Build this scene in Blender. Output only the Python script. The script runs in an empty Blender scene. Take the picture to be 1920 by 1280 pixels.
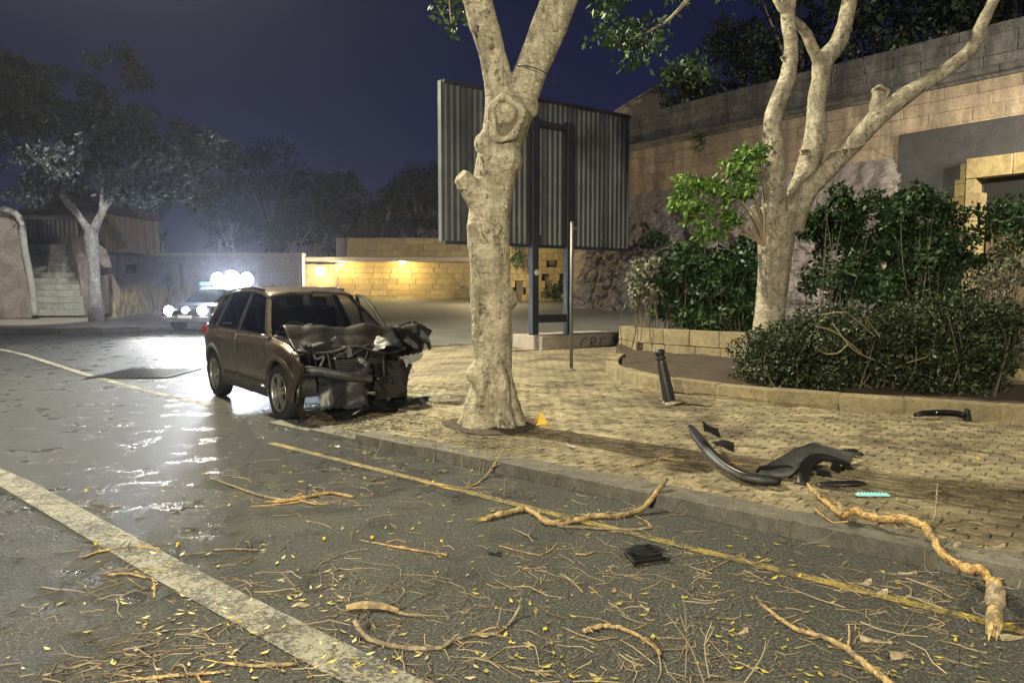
import bpy, bmesh, math, random
import numpy as np
from mathutils import Vector, Matrix, noise as mnoise

R = math.radians
sc = bpy.context.scene

# ------------------------------------------------------------------ camera
CAM_Z, FPX, PITCH = 1.66, 1400.0, math.atan(100 / 1400)
cd = bpy.data.cameras.new('camera'); cam = bpy.data.objects.new('camera', cd); sc.collection.objects.link(cam)
cd.sensor_width = 36; cd.lens = 36 * FPX / 1920; cd.clip_end = 1200; cd.clip_start = 0.05
cam.location = (0, 0, CAM_Z); cam.rotation_euler = (math.pi / 2 - PITCH, 0, 0)
sc.camera = cam

# ------------------------------------------------------------------ sky (night)
SUN_EL, SUN_ROT = 35.0, 180.0      # the moon, behind the camera
world = bpy.data.worlds.new('World'); sc.world = world; world.use_nodes = True
wn = world.node_tree.nodes; wl = world.node_tree.links; wn.clear()
w_out = wn.new('ShaderNodeOutputWorld'); w_bg = wn.new('ShaderNodeBackground'); w_sky = wn.new('ShaderNodeTexSky')
w_sky.sky_type = 'NISHITA'; w_sky.sun_disc = False
w_sky.sun_elevation = R(SUN_EL); w_sky.sun_rotation = R(SUN_ROT)
w_mix = wn.new('ShaderNodeMix'); w_mix.data_type = 'RGBA'; w_mix.blend_type = 'MULTIPLY'
w_mix.inputs[0].default_value = 1.0; w_mix.inputs[7].default_value = (0.72, 0.56, 1.15, 1)
wl.new(w_sky.outputs[0], w_mix.inputs[6]); wl.new(w_mix.outputs[2], w_bg.inputs[0]); wl.new(w_bg.outputs[0], w_out.inputs[0])
w_bg.inputs[1].default_value = 0.0045

# moonlight, all but lost under the lamps
sd = bpy.data.lights.new('moon', 'SUN'); sd.energy = 0.03; sd.angle = R(0.5); sd.color = (0.8, 0.87, 1)
so = bpy.data.objects.new('moon', sd); sc.collection.objects.link(so); so.rotation_euler = (R(90 - SUN_EL), 0, 0)

# ------------------------------------------------------------------ exposure, render
vs = sc.view_settings; vs.view_transform = 'Standard'; vs.look = 'None'; vs.exposure = 0.5; vs.gamma = 1.0; vs.use_curve_mapping = False
cy = sc.cycles; cy.use_denoising = True; cy.denoiser = 'OPENIMAGEDENOISE'; cy.max_bounces = 5; cy.diffuse_bounces = 2
cy.glossy_bounces = 3; cy.transmission_bounces = 4; cy.volume_bounces = 0; cy.transparent_max_bounces = 8
cy.sample_clamp_indirect = 3.0; cy.sample_clamp_direct = 0.0; cy.caustics_reflective = False; cy.caustics_refractive = False

# ------------------------------------------------------------------ geometry of the place
def zg(y):                       # the ground rises gently beyond the plaza
    s = max(0.0, y - 16.0)
    s = min(s, 60.0)
    return 0.032 * s * s / (s + 4.0)
_c, _s = math.cos(PITCH), math.sin(PITCH)
def ray(px, py):
    u = (px - 960) / FPX; v = (640 - py) / FPX
    return Vector((u, _c + v * _s, -_s + v * _c))
def P(px, py, Y):                # the point at depth Y that the photograph shows at that pixel
    d = ray(px, py); return Vector((0, 0, CAM_Z)) + d * (Y / d.y)
def G(px, py, z=0.0):            # the point on the (nearly level) ground
    d = ray(px, py); p = Vector((0, 0, CAM_Z)) + d * ((z - CAM_Z) / d.z)
    for _ in range(12):
        zz = z + zg(p.y); p = Vector((0, 0, CAM_Z)) + d * ((zz - CAM_Z) / d.z) if d.z < 0 else p
    return p
def smooth(a, b, x):
    t = min(1, max(0, (x - a) / (b - a))); return t * t * (3 - 2 * t)
# kerb frame: u along the kerb to the far left, v inward over the pavement
KA = Vector((2.8, 4.05, 0)); KE = Vector((-0.754, 0.656, 0)).normalized(); KN = Vector((0.656, 0.754, 0)).normalized()
def K(u, v, z=0.0): return KA + KE * u + KN * v + Vector((0, 0, z))
def hp(x, y): return 0.014 + 0.096 * smooth(-2.5, -0.7, x) + zg(y)

# ------------------------------------------------------------------ materials
def newmat(name):
    m = bpy.data.materials.new(name); m.use_nodes = True
    nt = m.node_tree; return m, nt, nt.nodes['Principled BSDF']
def N(nt, t, **kw):
    n = nt.nodes.new(t)
    for k, v in kw.items():
        if k.startswith('i_'): n.inputs[int(k[2:])].default_value = v
        else: setattr(n, k, v)
    return n
def L(nt, a, b): nt.links.new(a, b)
def coords(nt, scale=(1, 1, 1), rot=(0, 0, 0), kind='pos'):
    mp = N(nt, 'ShaderNodeMapping'); mp.inputs['Scale'].default_value = scale; mp.inputs['Rotation'].default_value = rot
    if kind == 'pos':
        g = N(nt, 'ShaderNodeNewGeometry'); L(nt, g.outputs['Position'], mp.inputs[0])
    else:
        g = N(nt, 'ShaderNodeTexCoord'); L(nt, g.outputs['Object'], mp.inputs[0])
    return mp.outputs[0]
def noise(nt, vec, scale, detail=4, rough=0.6, dist=0.0):
    n = N(nt, 'ShaderNodeTexNoise'); n.inputs['Scale'].default_value = scale; n.inputs['Detail'].default_value = detail
    n.inputs['Roughness'].default_value = rough; n.inputs['Distortion'].default_value = dist
    L(nt, vec, n.inputs['Vector']); return n.outputs[0]
def ramp(nt, fac, stops):
    r = N(nt, 'ShaderNodeValToRGB'); e = r.color_ramp.elements
    while len(e) < len(stops): e.new(0.5)
    for el, (p, c) in zip(e, stops):
        el.position = p; el.color = (c, c, c, 1) if isinstance(c, (int, float)) else (*c, 1)
    L(nt, fac, r.inputs[0]); return r.outputs[0]
def mixc(nt, fac, a, b, mode='MIX'):
    m = N(nt, 'ShaderNodeMix', data_type='RGBA', blend_type=mode)
    for i, s in ((0, fac), (6, a), (7, b)):
        if isinstance(s, (int, float)): m.inputs[i].default_value = s
        elif isinstance(s, tuple): m.inputs[i].default_value = (*s, 1)
        else: L(nt, s, m.inputs[i])
    return m.outputs[2]
def math_(nt, op, a, b=0.0, clamp=False):
    m = N(nt, 'ShaderNodeMath', operation=op, use_clamp=clamp)
    for i, s in ((0, a), (1, b)):
        if isinstance(s, (int, float)): m.inputs[i].default_value = s
        else: L(nt, s, m.inputs[i])
    return m.outputs[0]
def bump(nt, bs, h, strength=0.4, dist=0.02, prev=None):
    b = N(nt, 'ShaderNodeBump'); b.inputs['Strength'].default_value = strength; b.inputs['Distance'].default_value = dist
    L(nt, h, b.inputs['Height'])
    if prev is not None: L(nt, prev, b.inputs['Normal'])
    L(nt, b.outputs[0], bs.inputs['Normal']); return b.outputs[0]

def plain(name, col, rough=0.6, metal=0.0, var=0.25, nscale=6.0, bmp=0.15, spec=0.5, kind='obj'):
    m, nt, bs = newmat(name)
    v = coords(nt, kind=kind); n = noise(nt, v, nscale, 5, 0.65)
    dark = tuple(c * (1 - var) for c in col); light = tuple(min(1, c * (1 + var)) for c in col)
    L(nt, ramp(nt, n, [(0.25, dark), (0.75, light)]), bs.inputs['Base Color'])
    bs.inputs['Roughness'].default_value = rough; bs.inputs['Metallic'].default_value = metal
    bs.inputs['Specular IOR Level'].default_value = spec
    if bmp: bump(nt, bs, noise(nt, v, nscale * 7, 3, 0.6), bmp, 0.01)
    return m
def emit(name, col, strength):
    m, nt, bs = newmat(name)
    bs.inputs['Base Color'].default_value = (*col, 1); bs.inputs['Emission Color'].default_value = (*col, 1)
    bs.inputs['Emission Strength'].default_value = strength; return m

def m_asphalt(name, tone=1.0, wet=True, fine=True):
    m, nt, bs = newmat(name)
    v = coords(nt)
    agg = noise(nt, v, 70, 3, 0.8); mid = noise(nt, v, 9, 5, 0.65); big = noise(nt, v, 0.8, 4, 0.6)
    t = tone
    c = ramp(nt, agg, [(0.32, (0.016 * t, 0.017 * t, 0.018 * t)), (0.47, (0.05 * t, 0.05 * t, 0.048 * t)), (0.58, (0.15 * t, 0.15 * t, 0.135 * t)), (0.68, (0.46 * t, 0.45 * t, 0.40 * t))])
    c = mixc(nt, ramp(nt, mid, [(0.45, 0.0), (0.75, 0.3)]), c, (0.085 * t, 0.080 * t, 0.068 * t))
    c = mixc(nt, 0.8, c, ramp(nt, noise(nt, v, 30, 4, 0.7), [(0.32, 0.4), (0.62, 1.3)]), 'MULTIPLY')
    c = mixc(nt, ramp(nt, big, [(0.4, 0.0), (0.7, 0.35)]), c, (0.03 * t, 0.03 * t, 0.03 * t))
    if wet:
        # water from the fire hose: a broad film running along the road beside the wreck
        g = N(nt, 'ShaderNodeNewGeometry')
        def blob(cx, cy, rx, ry, rot):
            mp = N(nt, 'ShaderNodeMapping', vector_type='TEXTURE')
            mp.inputs['Location'].default_value = (cx, cy, 0); mp.inputs['Rotation'].default_value = (0, 0, rot)
            mp.inputs['Scale'].default_value = (rx, ry, 1); L(nt, g.outputs['Position'], mp.inputs[0])
            ln = N(nt, 'ShaderNodeVectorMath', operation='LENGTH'); L(nt, mp.outputs[0], ln.inputs[0])
            return math_(nt, 'SUBTRACT', 1.0, ln.outputs['Value'])
        a = blob(-4.6, 10.5, 7.5, 3.6, R(128)); b = blob(-9, 18.5, 10, 7, R(130)); d = blob(-3.6, 8.2, 3.2, 2.4, R(120))
        e2 = blob(-6.0, 8.2, 7.5, 4.4, R(128))
        w = math_(nt, 'MAXIMUM', math_(nt, 'MAXIMUM', a, b), math_(nt, 'MAXIMUM', d, e2))
        w = math_(nt, 'ADD', w, math_(nt, 'MULTIPLY', math_(nt, 'SUBTRACT', noise(nt, v, 1.6, 6, 0.75), 0.5), 1.8))
        wetm = ramp(nt, w, [(0.08, 0.0), (0.34, 1.0)])
        pud = math_(nt, 'MULTIPLY', wetm, ramp(nt, noise(nt, v, 2.6, 5, 0.7), [(0.53, 0.0), (0.62, 1.0)]))
        c = mixc(nt, wetm, c, mixc(nt, 0.74, c, (0.011, 0.012, 0.017)))
        r0 = ramp(nt, mid, [(0.3, 0.62), (0.7, 0.8)])
        r1 = mixc(nt, wetm, r0, (0.45, 0.45, 0.45)); r2 = mixc(nt, pud, r1, (0.15, 0.15, 0.15))
        L(nt, r2, bs.inputs['Roughness'])
        amp = math_(nt, 'SUBTRACT', 1.0, math_(nt, 'MULTIPLY', pud, 0.65))
        hgt = math_(nt, 'MULTIPLY', math_(nt, 'ADD', agg, math_(nt, 'MULTIPLY', noise(nt, v, 34, 4, 0.7), 1.4)), amp)
        bump(nt, bs, hgt, 1.0, 0.018)
    else:
        bs.inputs['Roughness'].default_value = 0.78
        bump(nt, bs, agg, 0.4, 0.008)
    L(nt, c, bs.inputs['Base Color'])
    return m
def m_stone(name, c1, c2, dirt=(0.05, 0.045, 0.04), scale=2.0, dirt_amt=0.5, rough=0.85, streak=False, bstr=0.6, isl=True):
    m, nt, bs = newmat(name)
    v = coords(nt)
    n = noise(nt, v, scale * 3, 6, 0.7)
    c = ramp(nt, n, [(0.3, c1), (0.7, c2)])
    if isl:
        oi = N(nt, 'ShaderNodeObjectInfo')
        c = mixc(nt, 1.0, c, ramp(nt, oi.outputs['Random'], [(0.0, 0.82), (1.0, 1.08)]), 'MULTIPLY')
    sv = coords(nt, scale=(1, 1, 0.16)) if streak else v
    d = ramp(nt, noise(nt, sv, scale * 1.4, 6, 0.75, 0.4), [(0.5 - 0.25 * dirt_amt, 1.0), (0.78 - 0.2 * dirt_amt, 0.0)])
    c = mixc(nt, math_(nt, 'MULTIPLY', d, dirt_amt), c, dirt)
    pit = ramp(nt, noise(nt, v, scale * 16, 4, 0.7), [(0.33, 0.45), (0.5, 1.0)])
    c = mixc(nt, 0.7, c, pit, 'MULTIPLY')
    L(nt, c, bs.inputs['Base Color']); bs.inputs['Roughness'].default_value = rough
    b1 = bump(nt, bs, noise(nt, v, scale * 5, 6, 0.75), bstr, 0.05)
    bump(nt, bs, noise(nt, v, scale * 26, 4, 0.7), bstr, 0.012, b1)
    return m
def stained(m, scale=0.75, lo=0.42):
    """broad soiled areas over a whole pavement"""
    nt = m.node_tree; bs = nt.nodes['Principled BSDF']; src = bs.inputs['Base Color'].links[0].from_socket
    f = ramp(nt, noise(nt, coords(nt), scale, 6, 0.68, 0.5), [(0.36, (lo, lo * 0.96, lo * 0.95)), (0.56, (1.0, 1.0, 1.0))])
    f2 = ramp(nt, noise(nt, coords(nt), scale * 6, 4, 0.7), [(0.34, 0.6), (0.5, 1.0)])
    L(nt, mixc(nt, 1.0, mixc(nt, 1.0, src, f, 'MULTIPLY'), f2, 'MULTIPLY'), bs.inputs['Base Color']); return m
def m_bark(name, c1, c2, spot=(0.05, 0.042, 0.03)):
    m, nt, bs = newmat(name)
    v = coords(nt); vw = coords(nt, scale=(1, 1, 3.2))
    c = ramp(nt, noise(nt, v, 5, 6, 0.7), [(0.32, c1), (0.6, c2)])
    sp = ramp(nt, noise(nt, v, 13, 5, 0.75), [(0.36, 1.0), (0.46, 0.0)])
    c = mixc(nt, math_(nt, 'MULTIPLY', sp, 0.8), c, spot)
    c = mixc(nt, 0.5, c, ramp(nt, noise(nt, v, 38, 4, 0.75), [(0.34, 0.4), (0.5, 1.05)]), 'MULTIPLY')
    st = ramp(nt, noise(nt, coords(nt, scale=(1, 1, 0.12)), 9, 5, 0.7, 0.3), [(0.36, 0.42), (0.52, 1.0)])
    c = mixc(nt, 0.75, c, st, 'MULTIPLY')
    fl = ramp(nt, noise(nt, v, 4.2, 7, 0.68, 0.9), [(0.515, 0.0), (0.54, 0.55)])
    c = mixc(nt, fl, c, (c1[0] * 0.78, c1[1] * 0.78, c1[2] * 0.78))
    moss = ramp(nt, noise(nt, v, 2.2, 4, 0.6), [(0.58, 0.0), (0.75, 0.5)])
    c = mixc(nt, moss, c, (0.15, 0.135, 0.06))
    ln = ramp(nt, noise(nt, vw, 11, 4, 0.7, 0.6), [(0.4, 0.6), (0.5, 1.0)])
    c = mixc(nt, 0.6, c, ln, 'MULTIPLY')
    L(nt, c, bs.inputs['Base Color']); bs.inputs['Roughness'].default_value = 0.85
    b1 = bump(nt, bs, noise(nt, vw, 8, 6, 0.65, 0.5), 0.75, 0.04)
    bump(nt, bs, noise(nt, v, 40, 4, 0.7), 0.5, 0.010, b1)
    return m
def m_leaf(name, stops, rough=0.5, trans=0.15):
    m, nt, bs = newmat(name)
    g = N(nt, 'ShaderNodeNewGeometry')
    L(nt, ramp(nt, g.outputs['Random Per Island'], stops), bs.inputs['Base Color'])
    bs.inputs['Roughness'].default_value = rough
    return m
def m_wood(name, c1, c2, c3):
    m, nt, bs = newmat(name)
    v = coords(nt); c = ramp(nt, noise(nt, v, 16, 6, 0.75, 1.0), [(0.36, c1), (0.5, c2), (0.68, c3)])
    c = mixc(nt, ramp(nt, noise(nt, v, 5, 4, 0.7), [(0.53, 0.0), (0.6, 0.85)]), c, (0.16, 0.13, 0.09))
    c = mixc(nt, 0.7, c, ramp(nt, noise(nt, v, 70, 3, 0.7), [(0.35, 0.4), (0.55, 1.1)]), 'MULTIPLY')
    L(nt, c, bs.inputs['Base Color']); bs.inputs['Roughness'].default_value = 0.75
    bump(nt, bs, noise(nt, v, 60, 4, 0.7), 0.6, 0.008); return m

M = {}
M['asphalt'] = m_asphalt('wet asphalt', 0.85)
M['carpark'] = m_asphalt('car park asphalt', 1.6, wet=False)
M['paint_w'] = None
def m_paint(name, col, wear):
    m, nt, bs = newmat(name)
    v = coords(nt)
    n1 = noise(nt, v, 45, 4, 0.75); n2 = noise(nt, v, 4, 4, 0.7)
    w = ramp(nt, math_(nt, 'ADD', math_(nt, 'MULTIPLY', n1, 0.7), math_(nt, 'MULTIPLY', n2, 0.5)), [(wear, 1.0), (wear + 0.1, 0.0)])
    c = ramp(nt, noise(nt, v, 7, 4, 0.7), [(0.3, tuple(x * 0.6 for x in col)), (0.7, col)])
    L(nt, mixc(nt, w, c, (0.05, 0.048, 0.044)), bs.inputs['Base Color']); bs.inputs['Roughness'].default_value = 0.7
    bump(nt, bs, noise(nt, v, 130, 2, 0.6), 0.5, 0.008); return m
M['paint_w'] = m_paint('worn white road paint', (0.36, 0.34, 0.27), 0.545)
M['paint_y'] = m_paint('worn yellow road paint', (0.40, 0.30, 0.07), 0.55)
M['paver'] = m_stone('concrete paver', (0.38, 0.31, 0.185), (0.60, 0.51, 0.325), (0.09, 0.07, 0.05), 3.0, 0.6, 0.8, bstr=0.5)
stained(M['paver'])
M['joint'] = plain('paver joint dirt', (0.06, 0.05, 0.036), 0.95, nscale=20, kind='pos')
M['kerb'] = m_stone('kerb concrete', (0.19, 0.18, 0.155), (0.29, 0.27, 0.225), (0.05, 0.048, 0.042), 3.0, 0.6)
M['planter'] = m_stone('planter limestone', (0.36, 0.28, 0.15), (0.50, 0.41, 0.25), (0.10, 0.085, 0.06), 2.6, 0.55)
M['soil'] = plain('bed soil', (0.075, 0.055, 0.04), 0.95, nscale=18, bmp=0.8, var=0.6, kind='pos')
M['limestone'] = m_stone('globigerina limestone', (0.40, 0.30, 0.20), (0.58, 0.46, 0.32), (0.09, 0.08, 0.075), 1.1, 0.85, streak=True)
M['parapet'] = m_stone('sooty parapet stone', (0.10, 0.095, 0.088), (0.30, 0.28, 0.24), (0.03, 0.029, 0.03), 1.2, 0.85, streak=True)
M['rock'] = m_stone('bedrock', (0.25, 0.22, 0.215), (0.45, 0.40, 0.375), (0.07, 0.062, 0.06), 1.3, 0.6, streak=True, bstr=1.0, isl=False)
M['rock_pale'] = m_stone('pale rubble', (0.34, 0.27, 0.25), (0.5, 0.42, 0.38), (0.1, 0.085, 0.08), 1.6, 0.5, bstr=1.0, isl=False)
M['dark_grey'] = m_stone('dark grey surface', (0.05, 0.048, 0.052), (0.085, 0.08, 0.085), (0.028, 0.028, 0.03), 0.8, 0.5, bstr=0.3, isl=False)
M['yellow_wall'] = m_stone('yellow limestone', (0.42, 0.32, 0.14), (0.6, 0.48, 0.24), (0.13, 0.1, 0.06), 1.6, 0.45)
M['grey_wall'] = m_stone('grey boundary wall', (0.3, 0.27, 0.3), (0.42, 0.38, 0.42), (0.12, 0.1, 0.12), 0.7, 0.4, isl=False)
M['step'] = m_stone('stair stone', (0.42, 0.42, 0.38), (0.62, 0.61, 0.55), (0.12, 0.12, 0.11), 2.0, 0.45)
M['bark1'] = m_bark('pale ficus bark', (0.33, 0.285, 0.20), (0.64, 0.57, 0.42))
M['bark2'] = m_bark('grey ficus bark', (0.30, 0.265, 0.20), (0.60, 0.53, 0.41))
M['bark3'] = m_bark('far tree bark', (0.22, 0.2, 0.2), (0.38, 0.36, 0.36))
M['scar'] = m_bark('scar heartwood', (0.16, 0.13, 0.085), (0.27, 0.22, 0.15))
M['leaf_a'] = m_leaf('ficus leaf', [(0, (0.018, 0.045, 0.012)), (0.6, (0.04, 0.085, 0.02)), (1, (0.09, 0.14, 0.03))])
M['leaf_bright'] = m_leaf('young leaf', [(0, (0.05, 0.12, 0.02)), (0.6, (0.10, 0.20, 0.03)), (1, (0.2, 0.3, 0.05))])
M['leaf_dark'] = m_leaf('dark leaf', [(0, (0.012, 0.025, 0.012)), (0.7, (0.025, 0.045, 0.018)), (1, (0.05, 0.07, 0.025))])
M['leaf_hedge'] = m_leaf('hedge leaf', [(0, (0.012, 0.02, 0.009)), (0.6, (0.026, 0.042, 0.015)), (0.93, (0.055, 0.072, 0.024)), (1, (0.15, 0.16, 0.055))])
M['leaf_shrub'] = m_leaf('shrub leaf', [(0, (0.012, 0.030, 0.010)), (0.6, (0.025, 0.060, 0.018)), (1, (0.055, 0.11, 0.03))])
M['leaf_pale'] = m_leaf('pale leaf', [(0, (0.07, 0.08, 0.05)), (0.6, (0.16, 0.16, 0.11)), (1, (0.32, 0.30, 0.22))])
M['leaf_blue'] = m_leaf('silvery leaf', [(0, (0.02, 0.028, 0.03)), (0.6, (0.045, 0.055, 0.055)), (0.95, (0.07, 0.08, 0.085)), (1, (0.13, 0.15, 0.16))])
M['reed'] = m_leaf('dry reed', [(0, (0.22, 0.17, 0.1)), (1, (0.5, 0.42, 0.28))])
M['litter'] = m_leaf('fallen leaf', [(0, (0.16, 0.11, 0.05)), (0.35, (0.36, 0.28, 0.13)), (0.7, (0.46, 0.40, 0.07)), (1, (0.62, 0.50, 0.05))])
M['twig'] = m_leaf('dead twig', [(0, (0.07, 0.055, 0.04)), (0.5, (0.22, 0.17, 0.11)), (1, (0.44, 0.36, 0.23))], 0.8)
M['twig_dark'] = m_leaf('hedge twig', [(0, (0.06, 0.05, 0.035)), (1, (0.28, 0.22, 0.15))], 0.8)
M['peeled'] = m_wood('peeled branch wood', (0.17, 0.11, 0.055), (0.42, 0.29, 0.13), (0.64, 0.50, 0.27))
M['orange'] = m_wood('fresh orange wood', (0.20, 0.11, 0.05), (0.52, 0.33, 0.12), (0.74, 0.56, 0.27))
M['greybr'] = m_wood('barked branch', (0.10, 0.08, 0.055), (0.28, 0.22, 0.14), (0.46, 0.38, 0.25))
M['split'] = m_wood('split wood', (0.42, 0.26, 0.07), (0.72, 0.5, 0.18), (0.86, 0.68, 0.34))
M['bark_chip'] = m_wood('bark chip', (0.16, 0.12, 0.08), (0.38, 0.3, 0.19), (0.55, 0.45, 0.3))
M['steel'] = plain('dark painted steel', (0.05, 0.055, 0.07), 0.45, 0.4)
M['corr'] = plain('corrugated sheet', (0.13, 0.135, 0.145), 0.5, 0.35, var=0.3, nscale=1.6)
M['pole'] = plain('galvanised pole', (0.22, 0.21, 0.2), 0.5, 0.5)
M['concrete'] = m_stone('plinth concrete', (0.36, 0.31, 0.26), (0.48, 0.42, 0.36), (0.2, 0.17, 0.15), 1.6, 0.3, isl=False, bstr=0.3)
M['black'] = plain('black plastic', (0.018, 0.018, 0.020), 0.38, 0.0, nscale=9)
M['grey_pl'] = plain('grey scuffed plastic', (0.09, 0.092, 0.095), 0.5, 0.0, var=0.5, nscale=12)
M['cast'] = plain('bollard iron', (0.035, 0.036, 0.04), 0.42, 0.5)
M['yellow'] = plain('yellow marker plastic', (0.75, 0.50, 0.02), 0.4)
M['white'] = plain('white paint', (0.72, 0.72, 0.7), 0.5, var=0.12)
M['cyan'] = plain('pale cyan plastic', (0.35, 0.75, 0.82), 0.4, var=0.1)
M['paper'] = plain('paper', (0.75, 0.72, 0.68), 0.8, var=0.1)
M['graffiti'] = plain('black spray paint', (0.04, 0.03, 0.03), 0.7)
M['iron'] = plain('rusty drain iron', (0.03, 0.03, 0.034), 0.45, 0.5, var=0.5)
M['opening'] = plain('dark interior', (0.012, 0.011, 0.010), 0.9)
M['door_wood'] = plain('brown boarded door', (0.12, 0.085, 0.05), 0.7, var=0.4, nscale=3)
M['tile'] = plain('roof tile', (0.13, 0.10, 0.10), 0.8)
M['fence'] = plain('pale fence sheet', (0.42, 0.40, 0.42), 0.5, 0.1)

# ------------------------------------------------------------------ mesh builders
COL = sc.collection
class MB:
    def __init__(s): s.v = []; s.f = []; s.mi = []; s.cur = 0
    def add(s, vs, fs):
        o = len(s.v); s.v += [tuple(v) for v in vs]
        for f in fs: s.f.append([i + o for i in f]); s.mi.append(s.cur)
        return s
    def box(s, c, size, mat=None, taper=1.0):
        x, y, z = size[0] / 2, size[1] / 2, size[2] / 2
        vs = [Vector((a * x * (taper if k > 0 else 1), b * y * (taper if k > 0 else 1), k * z)) for k in (-1, 1) for a, b in ((-1, -1), (1, -1), (1, 1), (-1, 1))]
        if mat is not None: vs = [mat @ v for v in vs]
        c = Vector(c)
        return s.add([v + c for v in vs], [(3, 2, 1, 0), (4, 5, 6, 7), (0, 1, 5, 4), (1, 2, 6, 5), (2, 3, 7, 6), (3, 0, 4, 7)])
    def hexa(s, p): # 8 points: bottom ring then top ring
        return s.add(p, [(3, 2, 1, 0), (4, 5, 6, 7), (0, 1, 5, 4), (1, 2, 6, 5), (2, 3, 7, 6), (3, 0, 4, 7)])
    def tube(s, pts, rad, n=8, cap=True, flat=1.0):
        pts = [Vector(p) for p in pts]; m = len(pts)
        if isinstance(rad, (int, float)): rad = [rad] * m
        vs = []; up = Vector((0.13, 0.21, 1)).normalized(); prev = None
        for i, p in enumerate(pts):
            t = (pts[min(i + 1, m - 1)] - pts[max(i - 1, 0)])
            t = t.normalized() if t.length > 1e-9 else Vector((0, 0, 1))
            if prev is None:
                a = t.cross(up)
                if a.length < 0.1: a = t.cross(Vector((1, 0, 0)))
                a.normalize()
            else:
                a = (prev - t * prev.dot(t)); a = a.normalized() if a.length > 1e-6 else t.orthogonal().normalized()
            prev = a; b = t.cross(a)
            for k in range(n):
                th = 2 * math.pi * k / n
                vs.append(p + (a * math.cos(th) + b * math.sin(th) * flat) * rad[i])
        fs = [(i * n + k, i * n + (k + 1) % n, (i + 1) * n + (k + 1) % n, (i + 1) * n + k) for i in range(m - 1) for k in range(n)]
        if cap: fs += [tuple(range(n - 1, -1, -1)), tuple((m - 1) * n + k for k in range(n))]
        return s.add(vs, fs)
    def lathe(s, prof, n=24, mat=None, axis='z'):
        vs = []
        for r, z in prof:
            for k in range(n):
                th = 2 * math.pi * k / n
                p = Vector((r * math.cos(th), r * math.sin(th), z)) if axis == 'z' else Vector((r * math.cos(th), z, r * math.sin(th)))
                vs.append(mat @ p if mat is not None else p)
        m = len(prof)
        fs = [(i * n + k, i * n + (k + 1) % n, (i + 1) * n + (k + 1) % n, (i + 1) * n + k) for i in range(m - 1) for k in range(n)]
        return s.add(vs, fs)
    def grid(s, fn, nu, nv):
        vs = [fn(i / nu, j / nv) for j in range(nv + 1) for i in range(nu + 1)]
        fs = [(j * (nu + 1) + i, j * (nu + 1) + i + 1, (j + 1) * (nu + 1) + i + 1, (j + 1) * (nu + 1) + i) for j in range(nv) for i in range(nu)]
        return s.add(vs, fs)
    def mesh(s, name, mats=None, smooth_=False):
        me = bpy.data.meshes.new(name); me.from_pydata(s.v, [], s.f)
        for m in (mats if isinstance(mats, (list, tuple)) else [mats]):
            if m is not None: me.materials.append(m)
        if any(s.mi): me.polygons.foreach_set('material_index', s.mi)
        if smooth_: me.polygons.foreach_set('use_smooth', [True] * len(me.polygons))
        me.update(); return me
    def build(s, name, mats, parent=None, smooth_=False, bevel=0.0):
        me = s.mesh(name, mats, smooth_)
        if bevel: do_bevel(me, bevel)
        return link(name, me, parent)
def do_bevel(me, w, seg=1):
    bm = bmesh.new(); bm.from_mesh(me)
    bmesh.ops.remove_doubles(bm, verts=bm.verts, dist=1e-5)
    es = [e for e in bm.edges if len(e.link_faces) == 2 and e.calc_face_angle(0) > 0.5]
    bmesh.ops.bevel(bm, geom=es, offset=w, segments=seg, affect='EDGES', profile=0.6, clamp_overlap=True)
    bm.to_mesh(me); bm.free()
def link(name, me, parent=None):
    o = bpy.data.objects.new(name, me); COL.objects.link(o)
    if parent is not None: o.parent = parent
    return o
def empty(name, loc=(0, 0, 0), rz=0.0):
    o = bpy.data.objects.new(name, None); COL.objects.link(o); o.location = loc; o.rotation_euler = (0, 0, rz); o.empty_display_size = 0.2; return o
def tag(o, label=None, cat=None, group=None, kind=None):
    if label: o['label'] = label
    if cat: o['category'] = cat
    if group: o['group'] = group
    if kind: o['kind'] = kind
    return o
def thing(name, label, cat, loc=(0, 0, 0), rz=0.0, group=None): return tag(empty(name, loc, rz), label, cat, group)
def npmesh(name, verts, nper, mat, smooth_=False):
    """many small faces with nper corners each, as one mesh"""
    verts = np.asarray(verts, dtype=np.float32).reshape(-1, 3); nf = len(verts) // nper
    me = bpy.data.meshes.new(name); me.vertices.add(len(verts)); me.vertices.foreach_set('co', verts.ravel())
    me.loops.add(len(verts)); me.loops.foreach_set('vertex_index', np.arange(len(verts), dtype=np.int32))
    me.polygons.add(nf); me.polygons.foreach_set('loop_start', np.arange(0, len(verts), nper, dtype=np.int32))
    me.polygons.foreach_set('loop_total', np.full(nf, nper, dtype=np.int32))
    me.materials.append(mat); me.update(calc_edges=True); me.validate(); return me
def leaf_verts(pos, size, rng, aspect=0.5, droop=0.0, up=0.0):
    """one bent leaf (two triangles joined along the midrib as a 4-gon) for each position"""
    n = len(pos); d = rng.normal(size=(n, 3)); d[:, 2] -= droop; d /= np.linalg.norm(d, axis=1, keepdims=True)
    a = rng.normal(size=(n, 3)); a[:, 2] += up; s = np.cross(d, a); s /= np.linalg.norm(s, axis=1, keepdims=True) + 1e-9
    l = (size * rng.uniform(0.4, 1.6, n))[:, None]
    base = pos; tip = pos + d * l; mid = pos + d * l * 0.45
    return np.stack([base, mid + s * l * aspect * 0.5, tip, mid - s * l * aspect * 0.5], axis=1)
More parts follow.
